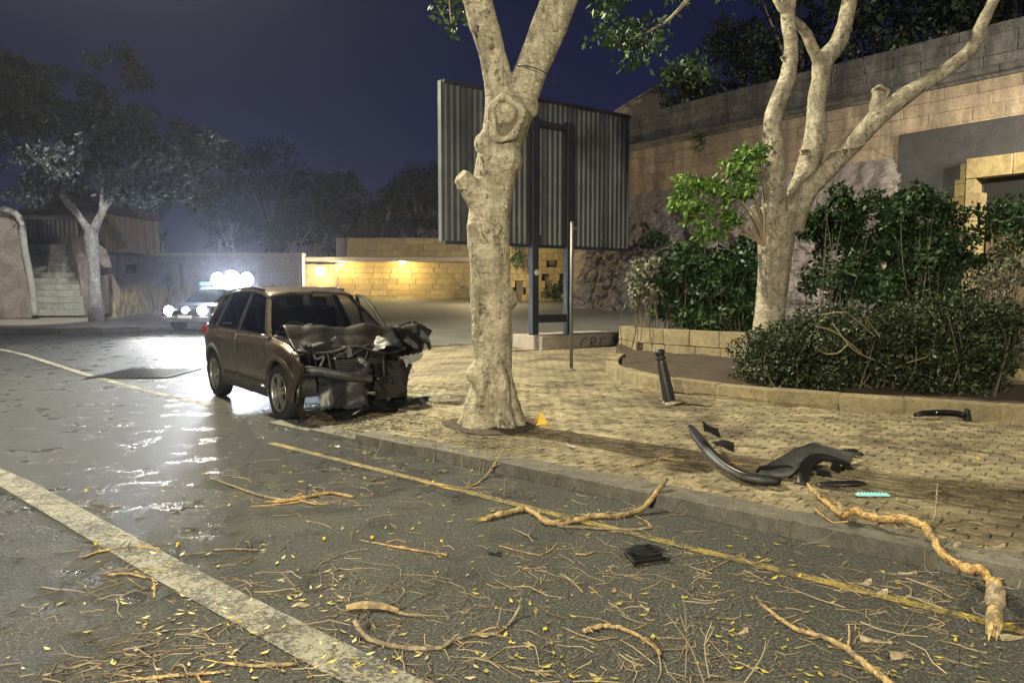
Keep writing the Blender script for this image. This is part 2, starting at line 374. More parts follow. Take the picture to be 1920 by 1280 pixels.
def clump_points(clumps, n, rng, shell=0.35):
    """points spread through a list of ellipsoid clumps (cx,cy,cz,rx,ry,rz), denser toward the skin"""
    cl = np.array(clumps, dtype=float); vol = (cl[:, 3] * cl[:, 4] * cl[:, 5]) ** 0.75; k = rng.choice(len(cl), n, p=vol / vol.sum())
    d = rng.normal(size=(n, 3)); d /= np.linalg.norm(d, axis=1, keepdims=True)
    r = shell + (1 - shell) * rng.random(n) ** 0.6
    return cl[k, :3] + d * r[:, None] * cl[k, 3:]
def sub_clumps(center, rad, n, rsub, rng, flat=0.7):
    out = []
    for _ in range(n):
        d = rng.normal(size=3); d /= np.linalg.norm(d); r = rng.random() ** 0.45
        p = np.array(center) + d * r * np.array(rad); q = rsub * rng.uniform(0.6, 1.3)
        out.append((*p, q, q, q * flat))
    return out
def catmull(pts, sub=5):
    pts = [Vector(p) for p in pts]; out = []
    for i in range(len(pts) - 1):
        p0, p1, p2, p3 = pts[max(i - 1, 0)], pts[i], pts[i + 1], pts[min(i + 2, len(pts) - 1)]
        for k in range(sub):
            t = k / sub
            out.append(0.5 * ((2 * p1) + (p2 - p0) * t + (2 * p0 - 5 * p1 + 4 * p2 - p3) * t * t + (3 * p1 - p0 - 3 * p2 + p3) * t ** 3))
    return out + [pts[-1]]
def lerp_list(vals, m):
    return list(np.interp(np.linspace(0, 1, m), np.linspace(0, 1, len(vals)), vals))
def displaced(me, fn):
    n = len(me.vertices); co = np.empty(n * 3); no = np.empty(n * 3)
    me.vertices.foreach_get('co', co); me.vertex_normals.foreach_get('vector', no); co = co.reshape(-1, 3); no = no.reshape(-1, 3)
    h = np.array([fn(c) for c in co]); me.vertices.foreach_set('co', (co + no * h[:, None]).ravel()); me.update()
def remeshed(mb, name, voxel, smooth_it, fn=None, mat=None):
    """fuse overlapping tubes into one continuous skin"""
    me = mb.mesh(name + '_src'); o = bpy.data.objects.new('tmp', me); COL.objects.link(o)
    r = o.modifiers.new('r', 'REMESH'); r.mode = 'VOXEL'; r.voxel_size = voxel; r.use_smooth_shade = True
    s = o.modifiers.new('s', 'SMOOTH'); s.iterations = smooth_it; s.factor = 0.5
    dg = bpy.context.evaluated_depsgraph_get(); ev = o.evaluated_get(dg)
    out = bpy.data.meshes.new_from_object(ev); out.name = name
    bpy.data.objects.remove(o); bpy.data.meshes.remove(me)
    if fn: displaced(out, fn)
    out.materials.clear(); out.materials.append(mat)
    out.polygons.foreach_set('use_smooth', [True] * len(out.polygons)); out.update(); return out
def block_mesh(name, mat, jit, bev, seed, sub=False):
    """a unit stone with worn edges, scaled by each object that uses it"""
    rnd = random.Random(seed); b = MB(); b.box((0, 0, 0), (1, 1, 1))
    b.v = [tuple(c + rnd.uniform(-jit, jit) for c in v) for v in b.v]
    me = b.mesh(name, mat); do_bevel(me, bev); return me
# ================================================================== SETTING
rnd = random.Random(7); rng = np.random.default_rng(7)

# ---- ground: one asphalt sheet
xs = sorted(set([-130, -80, -50] + list(range(-40, 41, 4)) + [50, 80, 130]))
ys = sorted(set(list(range(-30, 16, 6)) + list(range(16, 90, 3)) + [100, 130, 180]))
g = MB(); g.v = [(x, y, zg(y)) for y in ys for x in xs]; nx = len(xs)
for j in range(len(ys) - 1):
    for i in range(nx - 1): g.f.append([j * nx + i, j * nx + i + 1, (j + 1) * nx + i + 1, (j + 1) * nx + i]); g.mi.append(0)
tag(g.build('ground', M['asphalt'], smooth_=True), kind='structure')

# ---- car park beyond the plaza
g = MB(); g.grid(lambda a, b: (-7 + 30 * a - 2.5 * b, 20.0 + 34 * b, zg(20.0 + 34 * b) + 0.006), 4, 14)
tag(g.build('car_park', M['carpark'], smooth_=True), kind='structure')

# bay lines on the car park
for k in range(7):
    xa = -3.0 + 2.6 * k; g = MB(); g.grid(lambda a, b: (xa + .12 * a + 1.6 * b, 33 + 5 * b, zg(33 + 5 * b) + .011), 1, 4); tag(g.build('bay_marking', M['paint_w']), kind='structure')
g = MB(); g.grid(lambda a, b: (-7.5 + 24 * a, 32.9 + .12 * b, zg(32.9 + .12 * b) + .0115), 6, 1); tag(g.build('bay_marking', M['paint_w']), kind='structure')
# ---- road markings
def strip(name, line, w, mat, z=0.005, label=None):
    g = MB(); line = [Vector((*p, 0)) for p in line]; vs = []
    for i, p in enumerate(line):
        t = (line[min(i + 1, len(line) - 1)] - line[max(i - 1, 0)]).normalized(); n_ = Vector((-t.y, t.x, 0))
        for s in (-0.5, 0.5): q = p + n_ * w * s; vs.append((q.x, q.y, zg(q.y) + z))
    g.add(vs, [(2 * i, 2 * i + 1, 2 * i + 3, 2 * i + 2) for i in range(len(line) - 1)])
    return tag(g.build(name, mat), kind='structure')
strip('lane_marking', [(-7.5, 9.0), (-5.6, 7.35), (-4.17, 6.2), (-2.65, 4.85), (-1.8, 4.1), (-0.95, 3.38), (0.3, 2.35)], 0.225, M['paint_w'])
strip('edge_marking', [(-13.5, 19.6), (-12.0, 18.3), (-8.4, 14.5), (-5.96, 12.04), (-4.28, 10.5)], 0.13, M['paint_w'])
strip('parking_marking', [K(u, -0.62)[:2] for u in (-4, -2, 0, 1.5, 3, 4.2, 5.3, 6.6)], 0.085, M['paint_y'])

# ---- plaza pavement: dirt bed, individually laid pavers, kerb stones
pav = empty('pavement'); tag(pav, kind='structure')
bm = bmesh.new(); bmesh.ops.create_grid(bm, x_segments=60, y_segments=60, size=1)
for v in bm.verts:
    v.co.x = -3.4 + (v.co.x + 1) / 2 * 16.4; v.co.y = 1.0 + (v.co.y + 1) / 2 * 19.2; v.co.z = 0
def bisect(co, no):
    bmesh.ops.bisect_plane(bm, geom=bm.verts[:] + bm.edges[:] + bm.faces[:], plane_co=co, plane_no=no, clear_inner=True)
bisect(K(0, 0.27), KN); bisect((-2.62, 9.0, 0), Vector((0.995, 0.05, 0)))
for v in bm.verts: v.co.z = hp(v.co.x, v.co.y) - 0.018
me = bpy.data.meshes.new('paver_bed'); bm.to_mesh(me); bm.free()
# beyond the laid pieces the bed carries the same bond as a material
m, nt, bs = newmat('far paving'); v = coords(nt, rot=(0, 0, -math.atan2(KE.y, KE.x)))
br = N(nt, 'ShaderNodeTexBrick'); br.offset = 0.5; L(nt, v, br.inputs['Vector'])
for k, x in (('Scale', 1.0), ('Mortar Size', 0.008), ('Brick Width', 0.2), ('Row Height', 0.12)): br.inputs[k].default_value = x
br.inputs['Color1'].default_value = (0.34, 0.275, 0.17, 1); br.inputs['Color2'].default_value = (0.47, 0.39, 0.25, 1); br.inputs['Mortar'].default_value = (0.06, 0.05, 0.036, 1)
c = mixc(nt, ramp(nt, noise(nt, v, 1.2, 6, 0.7), [(0.42, 0.0), (0.7, 0.7)]), br.outputs['Color'], (0.09, 0.075, 0.06))
gm = N(nt, 'ShaderNodeNewGeometry'); sx = N(nt, 'ShaderNodeSeparateXYZ'); L(nt, gm.outputs['Position'], sx.inputs[0])
near = ramp(nt, math_(nt, 'MULTIPLY', sx.outputs[1], 0.05), [(0.618, 0.0), (0.622, 1.0)])
c = mixc(nt, near, (0.06, 0.05, 0.036), c)
L(nt, c, bs.inputs['Base Color']); bs.inputs['Roughness'].default_value = 0.75; bump(nt, bs, br.outputs['Fac'], -0.5, 0.01)
stained(m); me.materials.append(m); link('paver_bed', me, pav)

BED = [(-9, 1.0)]
# planter outline (front kerb line), needed to keep pavers out of it
PL = [(2.15, 15.6), (1.85, 14.4), (1.70, 13.3), (1.80, 12.4), (2.10, 11.55), (2.61, 10.75), (3.18, 10.15), (3.98, 9.55), (4.87, 9.05), (5.6, 8.6), (6.6, 8.0), (8.2, 7.0), (10.5, 5.6)]
plc = catmull([Vector((*p, 0)) for p in PL], 6)
def in_planter(x, y):
    poly = [(p.x, p.y) for p in plc] + [(14, 5), (14, 22), (2.6, 22)]
    ins = False; j = len(poly) - 1
    for i in range(len(poly)):
        if (poly[i][1] > y) != (poly[j][1] > y) and x < (poly[j][0] - poly[i][0]) * (y - poly[i][1]) / (poly[j][1] - poly[i][1]) + poly[i][0]: ins = not ins
        j = i
    return ins
TREE1 = Vector((-0.22, 8.35, 0))
spots = []
row = 0; vv = 0.33
while vv < 11.5:
    uu = -3.5 + (0.1 if row % 2 else 0.0)
    while uu < 13:
        p = K(uu, vv)
        if p.x > -2.5 and 1.8 < p.y < 12.4 and abs(p.x) < 0.74 * p.y + 0.3 and not in_planter(p.x, p.y) and (p - TREE1).length > 0.42: spots.append((p, row))
        uu += 0.2
    row += 1; vv += 0.12
pm = []
for k in range(6):
    r2 = random.Random(40 + k); b = MB(); w, d = 0.095, 0.0535
    zj = [r2.uniform(-0.0035, 0.0035) for _ in range(4)]; ch = 0.005
    q = [(-w, -d), (w, -d), (w, d), (-w, d)]
    vs = [(x + r2.uniform(-.002, .002), y + r2.uniform(-.002, .002), -0.03) for x, y in q]
    vs += [(x, y, -ch + zz) for (x, y), zz in zip(q, zj)] + [(x - math.copysign(ch, x), y - math.copysign(ch, y), zz) for (x, y), zz in zip(q, zj)]
    b.add(vs, [(0, 1, 5, 4), (1, 2, 6, 5), (2, 3, 7, 6), (3, 0, 4, 7), (4, 5, 9, 8), (5, 6, 10, 9), (6, 7, 11, 10), (7, 4, 8, 11), (8, 9, 10, 11)])
    pm.append(b.mesh('paver', M['paver']))
ang = math.atan2(KE.y, KE.x)
spots.sort(key=lambda s: s[0].length)
rest_v = []; rest_f = []
for i, (p, row) in enumerate(spots):
    z = hp(p.x, p.y) + rnd.uniform(-0.005, 0.004); a = ang + rnd.uniform(-0.04, 0.04); k = rnd.randrange(6)
    vis = abs(p.x) < 0.68 * p.y
    if i < 10**6 and vis and len(pav.children) < 301:
        o = link('paver', pm[k], pav); o.location = (p.x, p.y, z); o.rotation_euler = (rnd.uniform(-.012, .012), rnd.uniform(-.012, .012), a)
    else:
        mt = Matrix.Translation((p.x, p.y, z)) @ Matrix.Rotation(a, 4, 'Z'); o0 = len(rest_v)
        rest_v += [tuple(mt @ v.co) for v in pm[k].vertices]; rest_f += [tuple(j + o0 for j in f.vertices) for f in pm[k].polygons]
me = bpy.data.meshes.new('paver_rest'); me.from_pydata(rest_v, [], rest_f)
m_rest = m_stone('concrete pavers', (0.38, 0.31, 0.185), (0.60, 0.51, 0.325), (0.09, 0.07, 0.05), 3.0, 0.6, 0.8, bstr=0.5, isl=False)
nt = m_rest.node_tree; bs = nt.nodes['Principled BSDF']; src = bs.inputs['Base Color'].links[0].from_socket
gi = N(nt, 'ShaderNodeNewGeometry'); L(nt, mixc(nt, 1.0, src, ramp(nt, gi.outputs['Random Per Island'], [(0, 0.45), (0.08, 0.62), (0.12, 0.82), (1, 1.12)]), 'MULTIPLY'), bs.inputs['Base Color'])
stained(m_rest); me.materials.append(m_rest); tag(link('far_pavers', me, pav), kind='stuff')

# open earth round the tree foot
g = MB(); g.grid(lambda a, b: (lambda th, r_: (TREE1.x + r_ * math.cos(th), TREE1.y + .05 + r_ * math.sin(th), hp(TREE1.x, TREE1.y) + .004 + .05 * (1 - b) + .018 * mnoise.noise(Vector((math.cos(th) * r_ * 7, math.sin(th) * r_ * 7, 1)))))(6.28319 * a, .2 + (.36 + .06 * math.sin(6.28319 * a * 3)) * b), 48, 8); tag(g.build('tree_pit', M['soil'], smooth_=True), kind='structure')
kerb = empty('kerb'); tag(kerb, kind='structure')
km = [block_mesh('kerb_stone', M['kerb'], 0.012, 0.02, 90 + k) for k in range(4)]
u = -4.2; i = 0
while u < 7.0:
    ln = rnd.uniform(0.85, 1.0); c = K(u + ln / 2, 0.135); top = hp(c.x, c.y) + 0.006; h = top + 0.12
    o = link('kerb_stone', km[i % 4], kerb); o.location = (c.x, c.y, top - h / 2 + rnd.uniform(-.006, .004)); o.scale = (ln - 0.012, 0.27, h)
    o.rotation_euler = (rnd.uniform(-.02, .02), 0, ang + rnd.uniform(-.008, .008)); u += ln; i += 1

pe_ = empty('plaza_edge'); tag(pe_, kind='structure'); x = -3.4
while x < 2.6:
    ln = rnd.uniform(.8, 1.0); o = link('kerb_stone', km[rnd.randrange(4)], pe_); o.location = (x + ln / 2, 20.12, hp(x, 20.1) - .02 + rnd.uniform(-.008, .008)); o.scale = (ln - .015, .26, .16); o.rotation_euler = (0, 0, rnd.uniform(-.01, .01)); x += ln
# drain slab in the road: frame and bars over a dark pit
dr = thing('drain_cover', 'wide dark iron drain cover set in the wet road behind the lane line', 'drain cover', G(275, 700))
c0 = G(275, 700); a2 = 0.06
f = MB(); W2, D2 = 1.45, 1.5
for s in (-1, 1):
    f.box((s * W2 / 2, 0, 0.004), (0.05, D2, 0.03)); f.box((0, s * D2 / 2, 0.005), (W2 + .05, 0.05, 0.031))
f.build('frame', M['iron'], dr)
pz = MB(); pz.grid(lambda a, b: (-W2 / 2 + W2 * a, -D2 / 2 + D2 * b, 0.006), 1, 1); pz.build('pit', M['opening'], dr)
for k in range(11):
    b = MB(); b.box((-W2 / 2 + W2 * (k + 0.5) / 11, 0, 0.014), (0.07, D2, 0.012)); b.build('bar', M['iron'], dr)

# ---- planter bed: soil, kerb, low retaining wall
soil = MB(); edge = [p for p in plc]
def soil_pt(a, b):
    k = a * (len(edge) - 1); i = min(int(k), len(edge) - 2); p = edge[i].lerp(edge[i + 1], k - i)
    q = Vector((3.2 + 10 * a, 22 - 4 * a, 0)); r_ = p.lerp(q, b)
    z = 0.16 + zg(r_.y) + 0.12 * smooth(0, .25, b) + 0.05 * mnoise.noise(r_ * 1.4) + 0.02 * mnoise.noise(r_ * 7)
    return (r_.x, r_.y, z)
soil.grid(soil_pt, 90, 60); tag(soil.build('soil_bed', M['soil'], smooth_=True), kind='structure')
pk = thing('planter_kerb', 'low curved limestone kerb edging the shrub bed', 'kerb')
bl = [block_mesh('kerb_stone', M['planter'], 0.02, 0.035, 70 + k) for k in range(5)]
acc = 0.0; k0 = 0; i = 0; pts = catmull([Vector((*p, 0)) for p in PL], 14)
while k0 < len(pts) - 1:
    ln = 0.34 if pts[k0].y > 11.2 else rnd.uniform(0.7, 0.95); k1 = k0
    while k1 < len(pts) - 1 and (pts[k1] - pts[k0]).length < ln: k1 += 1
    a, b = pts[k0], pts[k1]; d = b - a
    if d.length > 0.1:
        n_ = Vector((-d.y, d.x, 0)).normalized(); c = (a + b) / 2 + n_ * 0.11
        base = hp(c.x, c.y); o = link('kerb_stone', bl[i % 5], pk); hgt = 0.22
        o.location = (c.x, c.y, base - 0.03 + hgt / 2 + rnd.uniform(-.008, .008)); o.scale = (d.length + 0.0, 0.22, hgt + .02); o.rotation_euler = (0, 0, math.atan2(d.y, d.x)); i += 1
    k0 = k1
pw = thing('planter_wall', 'low yellow limestone retaining wall behind the tilted bollard', 'wall')
wa, wb = Vector((3.0, 16.6, 0)), Vector((7.6, 11.6, 0)); wd_ = (wb - wa).normalized(); tot = (wb - wa).length
for row in range(2):
    s = -0.2 if row else 0.0
    while s < tot:
        ln = rnd.uniform(0.55, 0.85); c = wa + wd_ * (s + ln / 2); h = 0.34
        o = link('wall_stone', bl[rnd.randrange(5)], pw); o.location = (c.x, c.y, 0.1 + zg(c.y) + h * (row + .5)); o.scale = (ln - 0.012, 0.3, h - 0.01)
        o.rotation_euler = (0, 0, math.atan2(wd_.y, wd_.x) + rnd.uniform(-.02, .02)); s += ln
pe = thing('planter_wall', 'short pale stone end of the retaining wall left of the shrubs', 'wall')
for row in range(2):
    for k in range(2):
        c = wa + Vector((-0.12 - .1 * k, 0.5 + 0.62 * k, 0)); o = link('wall_stone', bl[(row + k) % 5], pe)
        o.location = (c.x, c.y, 0.1 + zg(c.y) + 0.32 * (row + .5)); o.scale = (0.6, 0.3, 0.31); o.rotation_euler = (0, 0, 1.75)

# ================================================================== BASTION
W0 = Vector((5.97, 38.0, 0)); WD = Vector((0.594, -0.805, 0)).normalized(); WN = Vector((-0.805, -0.594, 0)).normalized(); WA = math.atan2(WD.y, WD.x)
def Wp(s, z, out=0.0): q = W0 + WD * s + WN * out; return Vector((q.x, q.y, z))
bas = thing('bastion_wall', 'tall limestone fortification wall with sooty parapet above shrubs', 'wall')
def slab(name, s0, s1, z0, z1, o0, o1, mat, parent, bevel=0.0):
    b = MB(); b.hexa([Wp(s0, z0, o1), Wp(s1, z0, o1), Wp(s1, z0, o0), Wp(s0, z0, o0), Wp(s0, z1, o1), Wp(s1, z1, o1), Wp(s1, z1, o0), Wp(s0, z1, o0)])
    return b.build(name, mat, parent, bevel=bevel)
slab('core', -2.5, 32, 0.2, 10.05, -3.0, -0.36, M['dark_grey'], bas)
asm = [block_mesh('ashlar', M['limestone'], 0.006, 0.009, 10 + k) for k in range(5)]
pam = [block_mesh('parapet_stone', M['parapet'], 0.012, 0.022, 20 + k) for k in range(5)]
def courses(z0, zs, s0, s1, meshes, name, out, lmin, lmax, depth=0.5, top_in=0.0):
    z = z0
    for r_, h in enumerate(zs):
        s = s0 + rnd.uniform(-0.5, 0)
        while s < s1:
            ln = rnd.uniform(lmin, lmax); o = link(name, meshes[rnd.randrange(len(meshes))], bas)
            o.location = Wp(s + ln / 2, z + h / 2, out - depth / 2 - top_in * r_ + rnd.uniform(-.02, .015)); o.scale = (ln - 0.012, depth, h - 0.01); o.rotation_euler = (0, 0, WA); s += ln
        z += h
courses(6.3, [0.46, 0.44, 0.44, 0.42, 0.40], -2.3, 20, asm, 'ashlar', 0.1, 0.8, 1.5)
courses(8.86, [0.34, 0.34, 0.33, 0.33], -2.3, 20, pam, 'parapet_stone', 0.05, 0.7, 1.3)
# cornice: a half-round string course in lengths
prof = [(0.0, 8.46), (0.12, 8.47), (0.16, 8.55), (0.30, 8.60), (0.36, 8.70), (0.30, 8.80), (0.14, 8.86), (0.0, 8.87)]
for k in range(14):
    s0, s1 = -2.6 + k * 1.75, -2.6 + (k + 1) * 1.75 - 0.015; b = MB(); n_ = len(prof)
    b.add([Wp(s0, z, o_ + .02) for o_, z in prof] + [Wp(s1, z, o_ + .02) for o_, z in prof], [(i, i + 1, n_ + i + 1, n_ + i) for i in range(n_ - 1)] + [tuple(range(n_ - 1, -1, -1)), tuple(range(n_, 2 * n_))])
    b.build('cornice', M['parapet'], bas)
# rock face under the ashlar, battered and broken
def rockf(s0, s1, z0, z1, amp, bat, seed, nu, nv, name, mat, parent, top=0.1):
    b = MB()
    def fn(a, c):
        s = s0 + (s1 - s0) * a; z = z0 + (z1 - z0) * c; p = Vector((s * 0.55, z * 0.8, seed))
        o_ = top + bat * (1 - c) ** 1.4 + amp * (mnoise.fractal(p, 0.8, 2.1, 7) * 0.7 + 0.5 * abs(mnoise.noise(p * 2.6)) + 0.25 * abs(mnoise.noise(p * 7))) * (0.25 + 0.75 * min(1, 3 * (1 - c)))
        return Wp(s, z, o_)
    b.grid(fn, nu, nv); o = b.build(name, mat, parent); o.data.polygons.foreach_set('use_smooth', [False] * len(o.data.polygons)); return o
rockf(-2.6, 13.6, 0.3, 6.35, 0.6, 1.6, 3.0, 170, 84, 'rock_face', M['rock'], bas)
slab('dark_panel', 13.45, 32, 0.3, 7.1, -0.3, 0.24, M['dark_grey'], bas, 0.03)  # smooth panel, darker than the rock and ashlar beside it
# old patches of fallen facing on the ashlar band
# ---- stone portal beside the shrubs
por = thing('stone_portal', 'lit yellow stone doorway frame against the dark wall panel', 'doorway')
pbm = [block_mesh('portal_stone', M['yellow_wall'], 0.012, 0.02, 30 + k) for k in range(4)]
def pstone(s0, s1, z0, z1, o0, o1):
    o = link('portal_stone', pbm[rnd.randrange(4)], por); o.location = Wp((s0 + s1) / 2, (z0 + z1) / 2, (o0 + o1) / 2); o.scale = (s1 - s0 - .01, o1 - o0, z1 - z0 - .01); o.rotation_euler = (0, 0, WA)
z = 0.6; k = 0
while z < 5.1:
    h = 0.46; pstone(15.95, 16.42 + (0.0 if k != 9 else -.18), z, z + h, 0.24, 0.75); z += h; k += 1
pstone(15.95, 17.3, z, 5.85, 0.24, 0.8); pstone(17.3, 18.6, z, 5.85, 0.24, 0.78); pstone(18.6, 20, z, 5.85, 0.24, 0.8)
for k, (s0, zt) in enumerate(((15.68, 5.75), (15.50, 5.25), (15.30, 4.7))):
    z = 3.0
    while z < zt - .1: pstone(s0, s0 + 0.17, z, min(z + 0.42, zt), 0.24, 0.55 - .06 * k); z += 0.42
b = MB(); b.hexa([Wp(16.42, .5, .3), Wp(20, .5, .3), Wp(20, .5, .26), Wp(16.42, .5, .26), Wp(16.42, 5.2, .3), Wp(20, 5.2, .3), Wp(20, 5.2, .26), Wp(16.42, 5.2, .26)]); b.build('recess', M['opening'], por)
for k in range(5):
    s0 = 16.5 + k * 0.6; b = MB(); b.hexa([Wp(s0, .6, .42), Wp(s0 + .58, .6, .42), Wp(s0 + .58, .6, .34), Wp(s0, .6, .34), Wp(s0, 3.5, .42), Wp(s0 + .58, 3.5, .42), Wp(s0 + .58, 3.5, .34), Wp(s0, 3.5, .34)]); b.build('board', M['door_wood'], por)
# ---- gable of a house behind the parapet
gb = thing('gabled_house', 'pale gable of a house peeping over the parapet beside the billboard', 'house', (8.7, 50, 0))
b = MB(); b.hexa([(-2, -1.5, 3), (2.2, -1.5, 3), (2.2, 3, 3), (-2, 3, 3), (-2, -1.5, 12.9), (2.2, -1.5, 12.9), (2.2, 3, 12.9), (-2, 3, 12.9)])
b.add([(-2, -1.5, 12.9), (2.2, -1.5, 12.9), (0.5, -1.5, 14.3)], [(0, 1, 2)]); b.build('wall', M['concrete'], gb)
b = MB(); b.hexa([(-2.2, -1.7, 12.75), (0.5, -1.7, 14.35), (0.5, 3, 14.35), (-2.2, 3, 12.75), (-2.2, -1.7, 12.9), (.5, -1.7, 14.5), (.5, 3, 14.5), (-2.2, 3, 12.9)])
b.hexa([(.5, -1.7, 14.35), (2.5, -1.7, 12.75), (2.5, 3, 12.75), (.5, 3, 14.35), (.5, -1.7, 14.5), (2.5, -1.7, 12.9), (2.5, 3, 12.9), (.5, 3, 14.5)]); b.build('roof', M['concrete'], gb)

# ================================================================== FAR SIDE OF THE CAR PARK
def fbox(name, px0, px1, py0, py1, Y, dep, mat, parent, bevel=0.0):
    a, c = P(px0, py1, Y), P(px1, py0, Y); b = MB(); b.box(((a.x + c.x) / 2, Y + dep / 2, (a.z + c.z) / 2), (c.x - a.x, dep, c.z - a.z)); return b.build(name, mat, parent, bevel=bevel)
YB = 50.0
yb = thing('low_stone_building', 'low yellow limestone building with lit flat canopy across the car park', 'building')
fbox('core', 632, 905, 446, 575, YB + .35, 6, M['grey_wall'], yb)
fbox('canopy', 560, 905, 482, 490, YB - 1.6, 3.0, M['concrete'], yb)
ybm = [block_mesh('wall_stone', M['yellow_wall'], 0.012, 0.03, 50 + k) for k in range(4)]
def face_blocks(px0, px1, py0, py1, Y, parent, nrow, lmin, lmax, dep=0.4, meshes=ybm):
    a, c = P(px0, py1, Y), P(px1, py0, Y); h = (c.z - a.z) / nrow
    for r_ in range(nrow):
        x = a.x - (0.3 if r_ % 2 else 0)
        while x < c.x:
            ln = rnd.uniform(lmin, lmax); x1 = min(x + ln, c.x); x0 = max(x, a.x)
            if x1 - x0 > .08:
                o = link('wall_stone', meshes[rnd.randrange(4)], parent); o.location = ((x0 + x1) / 2, Y + dep / 2 + rnd.uniform(-.015, .015), a.z + h * (r_ + .5)); o.scale = (x1 - x0 - .012, dep, h - .012)
            x += ln
face_blocks(632, 900, 491, 575, YB, yb, 8, 0.9, 1.6)
face_blocks(650, 900, 447, 481, YB, yb, 3, 0.9, 1.6)
side = thing('lamp_lit_annex', 'small bright yellow annex under the left end of the canopy', 'building')
fbox('core', 566, 628, 496, 575, YB - 1.0, 5, M['grey_wall'], side); face_blocks(565, 629, 495, 575, YB - 1.4, side, 6, 0.6, 1.1)
# far left boundary wall with a stair line and a shuttered window
bw = thing('boundary_wall', 'long dim grey wall behind the dry reeds and parked vehicle', 'wall')
fbox('wall', 225, 566, 478, 600, 47, 0.6, M['grey_wall'], bw); fbox('coping', 222, 566, 474, 479, 46.85, 0.9, M['concrete'], bw)
fbox('window', 236, 254, 496, 512, 46.9, 0.2, M['opening'], bw)
b = MB(); a0, a1 = P(295, 545, 46.4), P(330, 500, 46.4)
for k in range(7):
    t = k / 6; b.box((a0.x + (a1.x - a0.x) * t, 46.7, (1.4 + a0.z + (a1.z - a0.z) * t) / 2), (0.42, 0.5, a0.z + (a1.z - a0.z) * t - 1.0))
b.build('stair_flight', M['rock'], bw)
fn_ = thing('sheet_fence', 'pale ribbed sheet fence between the wreck and the lit annex', 'fence')
x0, x1 = P(486, 540, 44).x, P(563, 540, 44).x
for k in range(9):
    xa = x0 + (x1 - x0) * k / 9; wv = (x1 - x0) / 9; b = MB()
    b.grid(lambda a, c: (xa + wv * a * .98, 44 + 0.04 * math.cos(a * 6 * math.pi), 0.7 + 2.3 * c), 18, 1); b.build('panel', M['fence'], fn_)
    pb = MB(); pb.box((xa, 44.1, 1.8), (0.06, 0.06, 2.4)); pb.build('post', M['steel'], fn_)
# stone house front seen under the billboard
hs = thing('stone_house', 'ivied stone house front with small windows seen under the billboard', 'house')
YH = 46.0
fbox('core', 955, 1085, 462, 590, YH + .4, 5, M['opening'], hs)
hx0, hx1 = 955, 1083
a, c = P(hx0, 590, YH), P(hx1, 462, YH); nr = 10; hh = (c.z - a.z) / nr
holes = [(1028, 1042, 482, 497), (1022, 1034, 518, 556), (1048, 1062, 516, 556), (968, 982, 526, 572)]
hw = [(P(p0, q1, YH), P(p1, q0, YH)) for p0, p1, q0, q1 in holes]
for r_ in range(nr):
    x = a.x - (0.25 if r_ % 2 else 0); z0 = a.z + hh * r_
    while x < c.x:
        ln = rnd.uniform(0.28, 0.5); x1 = min(x + ln, c.x); x0 = max(x, a.x); xm = (x0 + x1) / 2; zm = z0 + hh / 2
        if x1 - x0 > .06 and not any(l.x < xm < h_.x and l.z < zm < h_.z for l, h_ in hw):
            o = link('wall_stone', ybm[rnd.randrange(4)], hs); o.location = (xm, YH + .2 + rnd.uniform(-.03, .03), zm); o.scale = (x1 - x0 - .015, .4, hh - .015)
        x += ln
for l, h_ in hw:
    b = MB(); b.box(((l.x + h_.x) / 2, YH + .22, (l.z + h_.z) / 2), (h_.x - l.x - .02, .05, h_.z - l.z - .02)); b.build('window', M['door_wood'], hs)
# rubble wall running from the house to the bastion
rw = thing('rubble_wall', 'rough pinkish rubble wall overgrown with tufts beyond the sign pole', 'wall')
ra, rb_ = P(1082, 560, 45.0), P(1215, 560, 36.6)
b = MB(); rn = (rb_ - ra); rn = Vector((rn.y, -rn.x, 0)).normalized()
def rfn(a, c):
    p = ra.lerp(rb_, a); z = 0.4 + 4.6 * c; q = Vector((a * 9, z * 1.3, 9.1)); o_ = 0.9 * (1 - c) + 0.45 * mnoise.fractal(q, 1, 2.1, 5) + 0.3 * abs(mnoise.noise(q * 2.4)); p = p + rn * o_ * (1 if c < .97 else 0.2); return (p.x, p.y, z)
b.grid(rfn, 90, 46); b.build('rubble_face', M['rock_pale'], rw)
b = MB(); b.grid(lambda a, c: tuple(ra.lerp(rb_, a) - rn * (2.5 * c - .1) + Vector((0, 0, 5.0 + .05 * c - ra.lerp(rb_, a).z))), 6, 2); b.build('wall_top', M['rock_pale'], rw)

# ---- left: raised footway, stairs, rubble wall, house
b = MB()
def lp(a, c):
    x = -34 + 23.5 * a; y0 = 24.6 - 0.1 * (x + 17) * 0.3 + 1.8 * smooth(-15, -10.5, x); y = y0 + 5.2 * c
    z = zg(y) + (0.13 + 0.26 * c) * (1 - smooth(-14.5, -10.5, x)) + 0.012; return (x, y, z)
b.grid(lp, 40, 8); tag(b.build('footway', M['concrete'], smooth_=True), kind='structure')
fk = empty('footway_kerb'); tag(fk, kind='structure')
for k in range(22):
    p, q = Vector(lp(k / 22, 0)), Vector(lp((k + 1) / 22, 0)); d = q - p; o = link('kerb_stone', km[k % 4], fk)
    o.location = (p + q) / 2 + Vector((0, -.1, -.08)); o.scale = (d.length - .02, .24, .22); o.rotation_euler = (0, 0, math.atan2(d.y, d.x))
st = thing('stone_stairs', 'flight of pale stone steps climbing between rubble walls behind the slim tree', 'stairs')
stm = [block_mesh('step', M['step'], 0.006, 0.012, 60 + k) for k in range(3)]
s_a, s_b = P(62, 592, 27.6), P(160, 592, 27.6)
